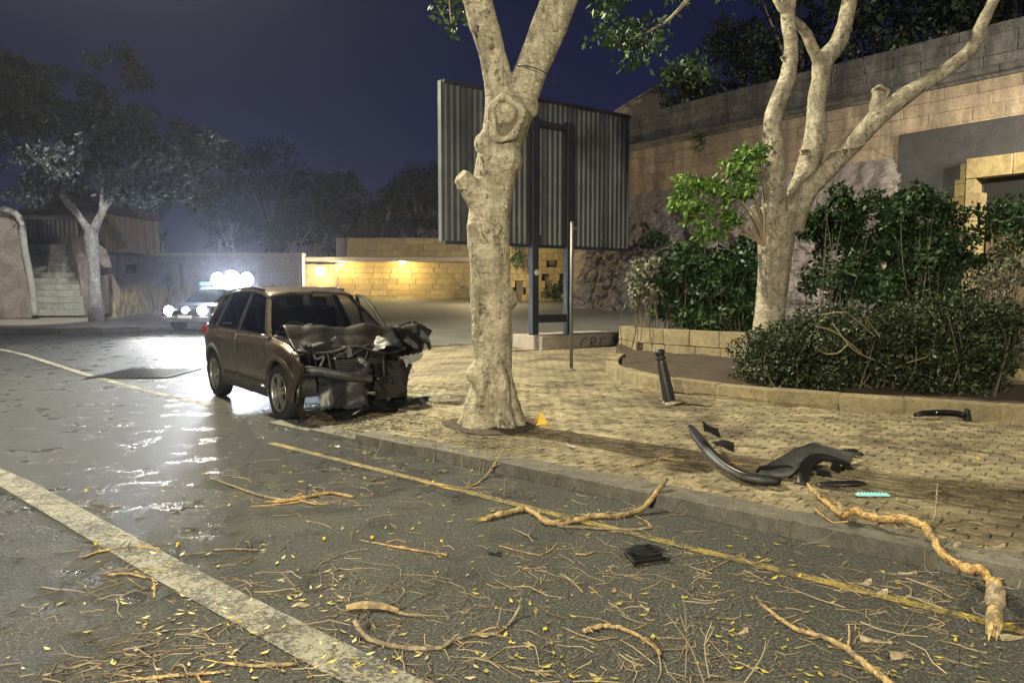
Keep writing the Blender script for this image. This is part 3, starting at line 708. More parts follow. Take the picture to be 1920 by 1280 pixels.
for k in range(12):
    xa = s_a.x - 0.2 * k; xb = s_b.x - 0.2 * k; z = s_a.z + 0.235 * (k + .5); y = 27.6 + .3 * k; cut = xa + (xb - xa) * rnd.uniform(.3, .7)
    for p0, p1 in ((xa, cut), (cut, xb)):
        o = link('step', stm[rnd.randrange(3)], st); o.location = ((p0 + p1) / 2, y + .5, z); o.scale = (p1 - p0 - .015, 1.0, .225)
lw = thing('rubble_wall', 'battered rubble wall at the picture edge left of the steps', 'wall')
def mass(poly, Y, dep, mat, parent, name, amp=0.12, res=.16, shear=-.72):
    """a rubble mass: an outline at depth Y given real thickness, its face broken up"""
    pts = [P(x, y, Y) for x, y in poly]; bm = bmesh.new(); f = bm.faces.new([bm.verts.new(p) for p in pts])
    r_ = bmesh.ops.extrude_face_region(bm, geom=[f]); 
    for v in [e for e in r_['geom'] if isinstance(e, bmesh.types.BMVert)]: v.co.y += dep; v.co.x += shear * dep
    bmesh.ops.triangulate(bm, faces=bm.faces[:])
    for _ in range(5):
        es = [e for e in bm.edges if e.calc_length() > res * 2]
        if not es: break
        bmesh.ops.subdivide_edges(bm, edges=es, cuts=1, use_grid_fill=True); bmesh.ops.triangulate(bm, faces=bm.faces[:])
    for v in bm.verts:
        q = v.co * 1.3; v.co += Vector((mnoise.noise(q), mnoise.noise(q + Vector((9, 0, 0))), mnoise.noise(q + Vector((0, 9, 0))))) * amp + Vector((0, 0, 0)); 
    bmesh.ops.recalc_face_normals(bm, faces=bm.faces[:])
    me = bpy.data.meshes.new(name); bm.to_mesh(me); bm.free(); me.materials.append(mat); return link(name, me, parent)
mass([(-140, 596), (62, 596), (58, 540), (46, 470), (38, 410), (10, 392), (-140, 380)], 27.2, 5, M['rock_pale'], lw, 'rubble_face')
b = MB(); b.tube(catmull([P(4, 392, 27.1), P(36, 408, 27.1), P(47, 470, 27.1), P(60, 540, 27.1), P(65, 592, 27.1)], 5), .12, 8); b.build('coping', M['step'], lw, True)
rw2 = thing('rubble_wall', 'sloping rubble wall right of the steps behind the slim tree', 'wall')
mass([(160, 596), (232, 596), (226, 545), (200, 470), (160, 440), (134, 446), (148, 530)], 28.4, 4.5, M['rock_pale'], rw2, 'rubble_face')
hh_ = thing('tiled_house', 'small house with boarded front and pale gable above the steps', 'house')
fbox('wall', 36, 196, 396, 470, 33, 5, M['rock'], hh_)
for k in range(9):
    fbox('siding_board', 40, 186, 398 + k * 7, 403.5 + k * 7, 32.92 - .004 * k, .1, M['grey_wall'], hh_)
fbox('balustrade_rail', 44, 150, 408, 412, 32.2, .14, M['step'], hh_)
for k in range(12): fbox('baluster', 48 + k * 8.4, 51 + k * 8.4, 412, 442, 32.25, .08, M['step'], hh_)
b = MB(); q = [P(187, 398, 32.4), P(212, 402, 32.4), P(240, 465, 32.4), P(215, 470, 32.4), P(186, 420, 32.4)]
b.add(q + [v + Vector((-.15, .3, 0)) for v in q], [(4, 3, 2, 1, 0), (5, 6, 7, 8, 9)] + [(i, (i + 1) % 5, 5 + (i + 1) % 5, 5 + i) for i in range(5)]); b.build('gable', M['yellow_wall'], hh_)
b = MB(); q = [P(26, 402, 32.6), P(130, 345, 34.5), P(206, 400, 32.6)]
b.add(q + [v + Vector((0, 5, .1)) for v in q], [(0, 1, 2), (5, 4, 3), (0, 3, 4, 1), (1, 4, 5, 2), (2, 5, 3, 0)]); rf = b.build('roof', M['tile'], hh_)
for k in range(6):
    t = (k + .5) / 6.5; l = P(26, 402, 32.55).lerp(P(130, 345, 34.45), t); r_ = P(206, 400, 32.55).lerp(P(130, 345, 34.45), t); b = MB(); b.box((l + r_) / 2 + Vector((0, -.02, .04)), ((r_ - l).x, .1, .07)); b.build('tile_course', M['tile'], rf)
# ================================================================== TREES
def wobble(amp, f1=3.0):
    def fn(c):
        q = Vector(c); s = Vector((q.x, q.y, q.z * 0.7))
        return amp * (mnoise.noise(s * f1) + 0.55 * mnoise.noise(s * f1 * 2.7) + 0.3 * mnoise.noise(s * f1 * 7)) 
    return fn
def limb(mb, Y, path, sub=4, n=14, dy=None):
    """path: (px, py, width px[, depth offset])"""
    pts = []; rad = []; kw = .93 if Y < 10 else .82
    for q in path:
        yy = Y + (q[3] if len(q) > 3 else 0.0); pts.append(P(q[0], q[1], yy)); rad.append(q[2] / 2 / FPX * yy * kw)
    cp = catmull(pts, sub); mb.tube(cp, lerp_list(rad, len(cp)), n)
def ring_scar(parent, px, py, Y, r, tilt, name='branch_scar', depth=0.02, squash=1.2):
    """callus ring round a healed pruning cut"""
    c = P(px, py, Y); b = MB(); pts = []
    m_ = Matrix.Rotation(tilt, 3, 'Z')
    for k in range(25):
        th = 2 * math.pi * k / 24; rr = r * (1 + 0.10 * math.sin(3 * th + 1) + .06 * math.sin(5 * th)); pts.append(c + m_ @ Vector((rr * math.cos(th), -depth * (0.5 + .5 * math.sin(th * 2)), rr * squash * math.sin(th))))
    b.tube(pts, [r * 0.26 * (1 + .25 * math.sin(k * 1.3)) for k in range(25)], 8, cap=False); o = b.build(name, M['bark1'], parent, True)
    d = MB(); d.lathe([(0.001, -.0), (r * .5, -.004), (r * .95, 0.012)], 18, Matrix.Translation(c + Vector((0, -.004, 0))) @ Matrix.Rotation(tilt, 4, 'Z') @ Matrix.Rotation(R(90), 4, 'X') @ Matrix.Diagonal((1, squash, 1, 1)))
    d.build('heartwood', M['scar'], o, True); return o

# ---- the struck tree
t1 = thing('plane_tree', 'pale thick forked tree at the kerb beside the wrecked car', 'tree', TREE1)
def own(o, t):                    # keep world-built geometry in place under a thing that has its own origin
    o.matrix_parent_inverse = Matrix.Translation(-t.location); return o
Y1 = 8.4; mb = MB()
limb(mb, Y1, [(926, 850, 108), (926, 815, 96), (926, 770, 82), (924, 700, 77), (922, 600, 80), (918, 500, 82), (916, 420, 84), (926, 340, 84), (942, 260, 86), (952, 205, 92)], 5, 24)
limb(mb, Y1, [(945, 240, 80), (938, 170, 60, -.04), (922, 100, 53, -.1), (903, 30, 58, -.2), (885, -50, 58, -.3), (868, -140, 50, -.3), (850, -260, 42, -.4)], 5, 18)
limb(mb, Y1, [(950, 250, 80), (978, 180, 66, .03), (1005, 110, 66, .08), (1030, 50, 70, .15), (1055, -20, 72, .25), (1085, -110, 62, .4), (1120, -240, 50, .6)], 5, 18)
limb(mb, Y1, [(915, 395, 64), (892, 365, 52, -.1), (872, 340, 40, -.2), (862, 330, 30, -.24)], 5, 16)                 # broken stub
for k in range(9):                                                                        # root flare
    th = math.pi * 2 * k / 9 + .3; c = TREE1 + Vector((0, .05, 0))
    mb.tube(catmull([c + Vector((.16 * math.cos(th), .16 * math.sin(th), .75)), c + Vector((.23 * math.cos(th), .23 * math.sin(th), .32)), c + Vector((.33 * math.cos(th), .33 * math.sin(th), .08)), c + Vector((.42 * math.cos(th), .42 * math.sin(th), -.02))], 4), lerp_list([.05, .10, .10, .05], 13), 10)
for (px, py, r, dy) in ((905, 425, 30, -.08), (945, 300, 36, -.07), (955, 215, 42, -.06), (930, 760, 30, -.1), (900, 700, 26, -.1), (948, 560, 24, -.05), (914, 270, 26, -.04), (985, 200, 26, -.04)):
    c = P(px, py, Y1 + dy); mb.lathe([(.001, -1), (.5, -.86), (.86, -.5), (1, 0), (.86, .5), (.5, .86), (.001, 1)], 12, Matrix.Translation(c) @ Matrix.Scale(r / FPX * Y1, 4))
# two long buttress folds down the front of the butt
for xs_ in ((912, 905, 898, 888), (936, 940, 946, 956)):
    mb.tube(catmull([P(xs_[0], 660, Y1 - .16), P(xs_[1], 715, Y1 - .2), P(xs_[2], 770, Y1 - .22), P(xs_[3], 815, Y1 - .3)], 5), lerp_list([.03, .075, .085, .09], 16), 10)
me = remeshed(mb, 'trunk', 0.016, 6, wobble(0.012, 3.6), M['bark1']); tr = own(link('trunk', me, t1), t1)
# carve the hollow seam by pushing the skin in along a line
for v in me.vertices:
    for x0, y0, x1, y1, w, dpt in ((922, 668, 912, 806, .032, .05), (950, 690, 958, 780, .02, .025), (1000, 175, 1012, 150, .03, .03)):
        a, c = P(x0, y0, Y1), P(x1, y1, Y1); t = min(1, max(0, (v.co.z - a.z) / (c.z - a.z))); xx = a.x + (c.x - a.x) * t + .018 * math.sin(t * 9)
        if v.co.y < Y1 and min(a.z, c.z) - .02 < v.co.z < max(a.z, c.z) + .02:
            d = abs(v.co.x - xx)
            if d < w * 2: v.co.y += dpt * math.exp(-(d / w) ** 2) * math.sin(math.pi * min(.98, max(.05, t)))
me.update()
def front_y(px, py, Yc, me, dx=.03):
    q = P(px, py, Yc); best = Yc
    for v in me.vertices:
        if abs(v.co.x - q.x) < dx and abs(v.co.z - q.z) < dx and v.co.y < best: best = v.co.y
    return best
for (px, py, r, sq) in ((915, 432, .105, 1.1), (948, 222, .16, 1.35), (936, 235, .05, .7), (962, 203, .05, 1.2), (940, 390, .05, .6), (942, 795, .05, 1.3), (868, 345, .07, .7)):
    fy = front_y(px, py, Y1, me); own(ring_scar(t1, px, py, fy + .035, r, rnd.uniform(-.25, .25), squash=sq), t1)
b = MB(); w0, w1 = P(976, 122, 8.22), P(1036, 146, 8.3); b.tube(catmull([w0 + Vector((-.02, .18, .03)), w0, w0.lerp(w1, .5) + Vector((0, -.13, -.01)), w1, w1 + Vector((.04, .2, 0))], 6), .007, 6); own(b.build('cable', M['black'], t1), t1)
# dark lenticels and knots in the bark of the upper limbs
b = MB(); rl = random.Random(5)
for (px, py) in ((892, 50), (921, 87), (930, 135), (936, 147), (1018, 18), (1042, 90), (1036, 110), (1012, 160), (1030, 100), (913, 20), (888, 60), (905, 300), (902, 325)):
    fy = front_y(px, py, Y1, me, .04); c = P(px, py, fy - .004); s = rl.uniform(.012, .03)
    b.lathe([(.001, .01), (.6, .012), (1, -.2)], 9, Matrix.Translation(c) @ Matrix.Rotation(rl.uniform(-.6, .6), 4, 'Y') @ Matrix.Rotation(R(90), 4, 'X') @ Matrix.Diagonal((s * .6, s * 1.5, s, 1)))
own(b.build('bark_knots', M['scar'], t1), t1)
# crown: mostly above the frame, two sprays hang into view
def crown(parent, clumps, n, size, mat, seed, name='crown', aspect=.5, droop=.5, shell=.2, t=None):
    rg = np.random.default_rng(seed); pts = clump_points(clumps, n, rg, shell); me = npmesh(name, leaf_verts(pts, size, rg, aspect, droop), 4, mat)
    o = link(name, me, parent)
    if t is not None: own(o, t)
    return o
rg = np.random.default_rng(11)
c1 = P(838, 20, 9.0); c2 = P(830, -60, 9.2)
cl = sub_clumps(P(845, 5, 9.0), (.25, .4, .3), 14, .16, rg) + sub_clumps(P(848, 60, 9.0), (.1, .2, .12), 4, .1, rg) + sub_clumps(P(815, -150, 9.2), (.9, .9, .6), 40, .25, rg)
cl += sub_clumps(P(1100, -230, 9.6), (1.2, 1.1, .6), 50, .28, rg)
crown(t1, cl, 4200, .085, M['leaf_a'], 12, t=t1)
b = MB(); b.tube(catmull([P(868, -140, 8.1), P(845, -80, 8.6), P(842, -10, 8.9), P(846, 50, 9.0)], 5), lerp_list([.05, .03, .012, .004], 16), 7); own(b.build('bough', M['bark1'], t1), t1)

# ---- the second tree, in the shrub bed
T2 = Vector((4.42, 13.0, 0)); Y2 = 13.0
t2 = thing('plane_tree', 'pale tree with three spreading limbs rising from the shrub bed', 'tree', T2); mb = MB()
limb(mb, Y2, [(1434, 730, 84), (1436, 680, 74), (1440, 620, 70), (1446, 560, 68), (1452, 500, 72), (1456, 440, 80), (1462, 400, 86)], 5, 20)
limb(mb, Y2, [(1448, 440, 66), (1450, 390, 60, -.05), (1454, 340, 46, -.1), (1450, 280, 44, -.1), (1448, 225, 40, -.1), (1462, 185, 40, -.05), (1478, 140, 36), (1484, 90, 30, .05), (1478, 40, 32, .05), (1480, -20, 34, .05), (1486, -120, 30)], 5, 16)
limb(mb, Y2, [(1478, 430, 66), (1498, 370, 56, .1), (1516, 310, 52, .2), (1530, 250, 48, .3), (1530, 200, 40, .35), (1538, 150, 38, .4), (1545, 115, 44, .45), (1572, 80, 36, .5), (1590, 20, 34, .55), (1598, -60, 30, .6), (1606, -140, 26, .6)], 5, 16)
limb(mb, Y2, [(1543, 130, 30, .42), (1525, 92, 26, .3), (1510, 60, 22, .2), (1490, 40, 18, .1), (1462, 14, 16, 0), (1450, -10, 14, 0)], 5, 12)
limb(mb, Y2, [(1480, 430, 60), (1510, 365, 46, -.1), (1556, 315, 40, -.2), (1600, 268, 42, -.3), (1640, 225, 42, -.4), (1690, 185, 40, -.5), (1740, 152, 34, -.6), (1790, 120, 30, -.7), (1826, 85, 28, -.8), (1842, 45, 27, -.9), (1866, -5, 24, -1), (1890, -80, 20, -1.1)], 5, 16)
limb(mb, Y2, [(1640, 225, 34, -.4), (1645, 190, 30, -.45), (1650, 172, 26, -.5)], 4, 12)
limb(mb, Y2, [(1430, 440, 40), (1416, 410, 24, -.05), (1412, 385, 16, -.05)], 4, 10)
for k in range(6):
    th = math.pi * 2 * k / 6; c = T2 + Vector((0, 0, .12))
    mb.tube([c + Vector((.2 * math.cos(th), .2 * math.sin(th), .3)), c + Vector((.32 * math.cos(th), .32 * math.sin(th), .08)), c + Vector((.45 * math.cos(th), .45 * math.sin(th), -.1))], [.05, .07, .05], 10)
me2 = remeshed(mb, 'trunk', 0.024, 3, wobble(0.016, 3.2), M['bark2']); own(link('trunk', me2, t2), t2)
for (px, py, r, sq) in ((1452, 262, .07, 1.0), (1460, 425, .10, 1.8), (1585, 285, .06, 1), (1650, 176, .12, 1.0), (1470, 110, .05, .8), (1508, 285, .07, .6), (1448, 345, .08, .5)):
    fy = front_y(px, py, Y2, me2, .05); own(ring_scar(t2, px, py, fy + .04, r, rnd.uniform(-.3, .3), squash=sq), t2)
cl = []
for (px, py, a, c) in ((1390, 310, .35, .25), (1350, 340, .35, .3), (1320, 390, .35, .3), (1285, 380, .2, .15), (1365, 400, .25, .25), (1330, 430, .2, .2), (1400, 350, .3, .3), (1300, 345, .2, .15), (1405, 285, .2, .12)):
    cl += sub_clumps(P(px, py, 12.7), (a, .4, c), 9, .15, rg)
crown(t2, cl, 3000, .10, M['leaf_bright'], 14, name='young_shoots', t=t2, droop=.6)
b = MB()
for (px, py) in ((1390, 320), (1330, 390), (1300, 360), (1370, 420), (1290, 390), (1345, 340), (1410, 300), (1380, 370), (1320, 430)):
    b.tube(catmull([P(1432, 460, 12.8), P((1432 + px) / 2 + 10, (460 + py) / 2 - 8, 12.7), P(px, py, 12.7)], 4), lerp_list([.02, .012, .004], 9), 5)
own(b.build('shoot_stems', M['twig'], t2), t2)
cl = sub_clumps(P(1190, 60, 12.2), (.75, .8, .55), 26, .26, rg) + sub_clumps(P(1290, 130, 12.4), (.4, .6, .35), 10, .2, rg) + sub_clumps(P(1150, -20, 12.0), (.7, .8, .4), 20, .25, rg) + sub_clumps(P(1300, -60, 12.4), (1.2, .9, .5), 26, .3, rg) + sub_clumps(P(1500, -190, 13), (2.5, 1.5, .8), 70, .4, rg)
crown(t2, cl, 9000, .10, M['leaf_a'], 15, t=t2)
b = MB(); b.tube(catmull([P(1484, -60, 13), P(1400, -80, 12.6), P(1310, -20, 12.3), P(1250, 40, 12.2), P(1180, 75, 12.2)], 5), lerp_list([.09, .06, .04, .025, .008], 21), 7); own(b.build('bough', M['bark2'], t2), t2)
b = MB(); b.tube(catmull([P(1630, 275, 12.6), P(1655, 290, 12.5), P(1680, 298, 12.5)], 4), .006, 5); b.tube(catmull([P(1555, 285, 12.6), P(1600, 275, 12.4), P(1650, 262, 12.4)], 4), .006, 5); own(b.build('bare_twig', M['twig'], t2), t2)

# ---- slim tree by the steps with a wide silvery crown
T3 = P(178, 606, 26.6); t3 = thing('street_tree', 'leaning street tree with wide silvery crown in front of the steps', 'tree', T3); Y3 = 26.6; mb = MB()
limb(mb, Y3, [(184, 616, 46), (181, 590, 34), (178, 540, 27), (175, 490, 27), (172, 450, 28), (170, 425, 26)], 4, 14)
limb(mb, Y3, [(172, 440, 22), (150, 408, 17, .2), (125, 378, 16, .5), (95, 340, 14, .8), (60, 280, 11, 1)], 4, 10)
limb(mb, Y3, [(171, 440, 22), (190, 402, 17, -.2), (208, 372, 14, -.3), (235, 330, 12, -.5), (280, 280, 9, -.6)], 4, 10)
limb(mb, Y3, [(190, 400, 12), (190, 340, 11, .2), (180, 260, 9, .4), (190, 190, 6, .6)], 4, 8)
own(link('trunk', remeshed(mb, 'trunk', .05, 2, wobble(.03, 2.0), M['bark3']), t3), t3)
cl = []
for (px, py, a, c, n_) in ((60, 230, 1.6, 1.3, 22), (150, 200, 1.6, 1.2, 24), (200, 270, 1.8, 1.2, 26), (290, 270, 1.5, 1.1, 22), (340, 330, 1.3, .9, 18), (370, 285, 1.0, .7, 12), (250, 350, 1.3, .8, 16), (60, 330, 1.4, .9, 16), (130, 310, 1.3, .9, 16), (310, 375, .8, .5, 8), (230, 130, .6, .5, 5), (410, 280, .45, .3, 5), (20, 180, .9, .9, 10)):
    cl += sub_clumps(P(px, py, 26.4), (a, 2.2, c), n_, .5, rg)
crown(t3, cl, 27000, .155, M['leaf_blue'], 16, t=t3, aspect=.45)
tl = thing('street_tree', 'dark tree crown at the left picture edge behind the silvery tree', 'tree', (-24.5, 33, zg(33)))
mb = MB(); mb.tube([(-24.5, 33, .5), (-24.3, 33, 3), (-24.0, 33.1, 6)], [.3, .22, .15], 10); own(mb.build('trunk', M['bark3'], tl, True), tl)
cl = sub_clumps(P(-30, 200, 33), (2.2, 2.0, 2.6), 40, .7, rg) + sub_clumps(P(30, 140, 33), (1.2, 1.2, .8), 14, .5, rg) + sub_clumps(P(235, 110, 34), (.7, 1, .6), 6, .4, rg)
crown(tl, cl, 9000, .2, M['leaf_blue'], 17, t=tl)

# ---- dim trees beyond the boundary wall and the low building
def far_tree(px, py, Y, rx, rz, label, seed, mat='leaf_blue', n=3600, size=.34):
    c = P(px, py, Y); t = thing('background_tree', label, 'tree', (c.x, Y, zg(Y)), group='trees beyond the car park'); rg_ = np.random.default_rng(seed)
    b = MB(); b.tube([(c.x, Y, zg(Y)), (c.x + .2, Y, c.z * .5), (c.x, Y, c.z)], [.4, .3, .15], 8)
    for k in range(5): b.tube([(c.x, Y, c.z * .55 + .3 * k), (c.x + rg_.uniform(-rx, rx) * .7, Y + rg_.uniform(-1, 1), c.z + rg_.uniform(-.3, .6) * rz)], [.14, .04], 6)
    own(b.build('trunk', M['bark3'], t, True), t)
    crown(t, sub_clumps(c, (rx, rx * .8, rz), 46, rx * .26, rg_), n, size, M[mat], seed + 100, t=t)
far_tree(505, 345, 72, 4.6, 4.2, 'tall hazy tree straight above the floodlight', 31)
far_tree(585, 395, 66, 3.2, 3.4, 'rounded hazy tree above the lit annex', 32)
far_tree(645, 400, 64, 3.0, 3.6, 'grey feathery tree above the left end of the canopy', 33)
far_tree(715, 400, 60, 3.2, 3.4, 'pale feathery tree above the canopy lamp', 34, n=4200)
far_tree(790, 395, 60, 3.0, 3.6, 'pale feathery tree touching the billboard edge', 35, n=4200)
far_tree(430, 400, 78, 4.4, 3.8, 'faint hazy tree right of the silvery crown', 36)
far_tree(545, 430, 58, 2.4, 1.6, 'low bushy hazy tree over the ribbed fence', 37, n=2400)
far_tree(690, 452, 56.5, 3.6, .8, 'low dark foliage spilling over the canopy wall', 38, n=2400, size=.24)

# ---- trees behind the parapet
def wall_tree(px, py, Y, rx, rz, label, seed, n=3600):
    c = P(px, py, Y); t = thing('dark_tree', label, 'tree', (c.x, Y, 9.0), group='dark trees behind the parapet'); rg_ = np.random.default_rng(seed)
    b = MB(); b.tube([(c.x, Y, 8.5), (c.x + .2, Y, c.z * .7), (c.x, Y, c.z + rz * .5)], [.3, .22, .08], 8)
    for k in range(6): b.tube([(c.x, Y, 9.5 + .4 * k), (c.x + rg_.uniform(-rx, rx) * .8, Y + rg_.uniform(-1, 1), c.z + rg_.uniform(-.4, .6) * rz)], [.12, .03], 6)
    own(b.build('trunk', M['bark2'], t, True), t)
    crown(t, sub_clumps(c, (rx, rx * .8, rz), 44, rx * .27, rg_), n, .24, M['leaf_dark'], seed + 100, t=t)
wall_tree(1285, 165, 43, 1.5, 2.2, 'narrow dark tree behind the parapet nearest the billboard', 41, 2600)
wall_tree(1390, 125, 41, 2.6, 2.5, 'rounded dark tree left of the limbed tree behind the parapet', 42)
wall_tree(1500, 70, 38, 2.6, 3.0, 'dark tree behind the parapet between the first two limbs', 43)
wall_tree(1640, 55, 35, 2.8, 2.8, 'dark tree behind the parapet inside the wide right fork', 44)
wall_tree(1770, 20, 32, 2.8, 2.3, 'dark tree behind the parapet crossed by the long right limb', 45)
wall_tree(1900, 0, 30, 2.6, 1.8, 'dark tree above the parapet in the top picture corner', 46)

# ================================================================== SHRUBS
def shrub(name, label, cat, clumps, n, size, mat, seed, base, stems=(), group=None, aspect=.45, droop=.1, stem_mat='twig_dark', nst=60, shell=.3):
    t = thing(name, label, cat, base, group=group); rg_ = np.random.default_rng(seed)
    o = crown(t, clumps, n, size, M[mat], seed, name='foliage', t=t, aspect=aspect, droop=droop, shell=shell)
    b = MB(); rr = random.Random(seed); tgt = clump_points(clumps, nst, rg_, .5)
    for k in range(nst):
        e = Vector(tgt[k]); s = Vector((e.x * .55 + base[0] * .45 + rr.uniform(-.3, .3), e.y * .7 + base[1] * .3 + rr.uniform(-.2, .2), base[2] + .02))
        m_ = s.lerp(e, .55) + Vector((rr.uniform(-.15, .15), rr.uniform(-.15, .15), rr.uniform(-.1, .1)))
        b.tube(catmull([s, m_, e], 3), lerp_list([.012, .008, .003], 7), 4)
    own(b.build('stems', M[stem_mat], t), t); return t
def line_clumps(pts, n, rad, rg_, jit):
    out = []; pts = [Vector(p) for p in pts]
    for k in range(n):
        t = rg_.random() * (len(pts) - 1); i = min(int(t), len(pts) - 2); p = pts[i].lerp(pts[i + 1], t - i); q = rad * rg_.uniform(.6, 1.25)
        out.append((p.x + rg_.uniform(-1, 1) * jit[0], p.y + rg_.uniform(-1, 1) * jit[1], p.z + rg_.uniform(-1, 1) * jit[2], q, q, q * .8))
    return out
# front hedge: three plants grown together
hr = np.random.default_rng(60)
def hedge_part(label, px0, px1, pyt0, pyt1, Y0, Y1_, seed, n):
    a, c = P(px0, pyt0, Y0), P(px1, pyt1, Y1_); z0 = .2; cls = []
    for k in range(90):
        t = hr.random(); top = a.z + (c.z - a.z) * t; x = a.x + (c.x - a.x) * t; y = Y0 + (Y1_ - Y0) * t; q = hr.uniform(.16, .3)
        cls.append((x, y + hr.uniform(-.55, .65), z0 + .06 + (top - z0 - .2) * hr.random(), q, q, q * .85))
    return shrub('hedge_shrub', label, 'hedge', cls, n, .062, 'leaf_hedge', seed, ((a.x + c.x) / 2, (Y0 + Y1_) / 2, .2), group='untrimmed hedge along the bed', nst=26)
hedge_part('twiggy hedge shrub hugging the foot of the limbed tree', 1405, 1560, 640, 570, 11.2, 11.0, 61, 16000)
hedge_part('broad twiggy hedge shrub with bare pale sticks mid bed', 1540, 1740, 580, 552, 11.0, 10.6, 62, 20000)
hedge_part('dense dark hedge shrub nearest the black trim strip', 1720, 1900, 552, 560, 10.6, 10.2, 63, 19000)
b = MB(); rr = random.Random(64)
bt = thing('bare_branches', 'bare pale branching sticks poking out of the hedge front', 'branches', P(1600, 700, 10.6))
for q in ([(1530, 612), (1560, 620), (1590, 640), (1615, 662)], [(1530, 650), (1545, 662), (1570, 662), (1590, 645)], [(1540, 590), (1580, 585), (1600, 595), (1640, 630)], [(1620, 590), (1635, 612), (1650, 632)], [(1560, 605), (1600, 655), (1640, 675)], [(1700, 680), (1745, 665), (1752, 640)], [(1850, 620), (1880, 600), (1905, 585)]):
    b = MB(); b.tube(catmull([P(x, y, 10.25 + rr.uniform(-.1, .1)) for x, y in q], 4), .009, 5); own(b.build('stick', M['twig'], bt), bt)
# tall shrubs behind
def big(label, spec, n, seed, mat='leaf_shrub', size=.12, Y=17.0, nst=26, group='tall shrubs under the bastion'):
    cls = []; 
    for (px, py, a, c, k) in spec: cls += sub_clumps(P(px, py, Y), (a, .9, c), k, .3, hr)
    c0 = P(spec[0][0], 640, Y); return shrub('tall_shrub', label, 'shrub', cls, n, size, mat, seed, (c0.x, Y, .5 + zg(Y)), group=group, nst=nst)
big('wide glossy green shrub right of the limbed tree trunk', [(1535, 430, .75, .6, 16), (1590, 395, .7, .5, 14), (1560, 520, .9, .6, 18), (1635, 460, .8, .7, 18), (1640, 540, .9, .4, 14)], 13000, 71)
big('tall dark green shrub beside the stone doorway', [(1700, 395, .75, .5, 16), (1765, 420, .65, .55, 14), (1720, 480, .9, .6, 18), (1785, 490, .6, .5, 12), (1680, 540, 1.0, .4, 16), (1780, 550, .7, .3, 12)], 13000, 72, Y=16.5)
big('dark shrub half covering the brown door', [(1880, 420, .35, .45, 9), (1905, 470, .3, .5, 8), (1900, 400, .3, .3, 6)], 2200, 73, Y=15.5, size=.11)
big('pale leafed shrub under the doorway at the picture edge', [(1890, 525, .35, .2, 8), (1915, 505, .3, .25, 6)], 900, 74, mat='leaf_pale', Y=14.5, size=.1)
big('dense green shrub left of the limbed tree', [(1370, 500, .6, .7, 18), (1330, 540, .6, .6, 16), (1390, 570, .5, .5, 14), (1350, 590, .6, .35, 12)], 10000, 75, Y=16.2)
big('blue green spiky shrub behind the low wall', [(1265, 520, .42, .65, 14), (1275, 580, .45, .4, 12), (1300, 490, .4, .5, 10)], 6500, 76, mat='leaf_shrub', Y=16.8, size=.13)
shrub('oleander_shrub', 'sparse pale leafed shrub with thin stem by the wall corner', 'shrub', sub_clumps(P(1205, 535, 16.6), (.36, .4, .75), 22, .2, hr), 1300, .12, 'leaf_pale', 77, (P(1205, 660, 16.6).x, 16.6, .15), nst=22, shell=.1)
# creepers on the rock and rubble
def creeper(label, px, py, Y, rx, rz, n, seed, mat='leaf_shrub'):
    c = P(px, py, Y); t = thing('creeper', label, 'plant', c, group='creepers on the walls'); crown(t, sub_clumps(c, (rx, .25, rz), 12, .3, hr), n, .17, M[mat], seed, name='foliage', t=t, droop=1.0)
    b = MB(); b.tube([c + Vector((0, .3, rz)), c, c + Vector((.1, .1, -rz))], .03, 5); own(b.build('stem', M['twig_dark'], t), t)
creeper('long green creeper hanging on the pink rubble wall', 1135, 505, 40.5, .45, 1.0, 800, 81)
creeper('small round creeper on the pink rubble wall', 1097, 522, 42.0, .3, .35, 260, 82)
creeper('tuft of creeper low on the pink rubble wall', 1112, 560, 40.8, .6, .3, 260, 83)
creeper('dark creeper draped over the rock face above the shrubs', 1225, 440, 34.5, 1.0, .6, 700, 84)
creeper('small creeper growing out of the cornice', 1318, 262, 34.3, .2, .5, 240, 85)
creeper('leaning green creeper against the stone house front', 1042, 548, 45.0, .9, .55, 700, 86)
creeper('green creeper on the corner of the stone house', 968, 480, 45.0, .35, .7, 500, 87)
creeper('dry creeper at the right end of the low building', 868, 540, 48.5, .3, .9, 400, 88, 'reed')
creeper('weeds on top of the parapet near the long limb', 1690, 85, 29.5, .5, .3, 260, 89, 'leaf_shrub')
# reeds and little palms at the far left
def reeds(label, px0, px1, Y, n, h, seed):
    a, c = P(px0, 590, Y), P(px1, 590, Y); t = thing('reed_clump', label, 'reeds', ((a.x + c.x) / 2, Y, zg(Y)), group='dry reeds by the boundary wall'); rr = np.random.default_rng(seed); out = []
    for k in range(n):
        x = rr.uniform(a.x, c.x); y = Y + rr.uniform(-.7, .7); z = zg(Y); hh = h * rr.uniform(.35, 1.1); lx, ly = rr.normal(0, .22, 2) * hh; w = rr.uniform(.012, .04)
        out += [[(x - w, y, z), (x + w, y, z), (x + lx * .4 + w * .8, y + ly * .4, z + hh * .6), (x + lx * .4 - w * .8, y + ly * .4, z + hh * .6)], [(x + lx * .4 - w * .8, y + ly * .4, z + hh * .6), (x + lx * .4 + w * .8, y + ly * .4, z + hh * .6), (x + lx + .003, y + ly, z + hh), (x + lx - .003, y + ly, z + hh)]]
    own(link('blades', npmesh('blades', out, 4, M['reed']), t), t)
reeds('dry straw coloured reeds just right of the white cabinet', 204, 245, 28.6, 260, 1.3, 91); reeds('dry reeds in front of the grey boundary wall', 255, 312, 30.0, 260, 1.5, 92); reeds('thin dry reeds behind the parked vehicle', 315, 385, 32.0, 240, 1.5, 93)
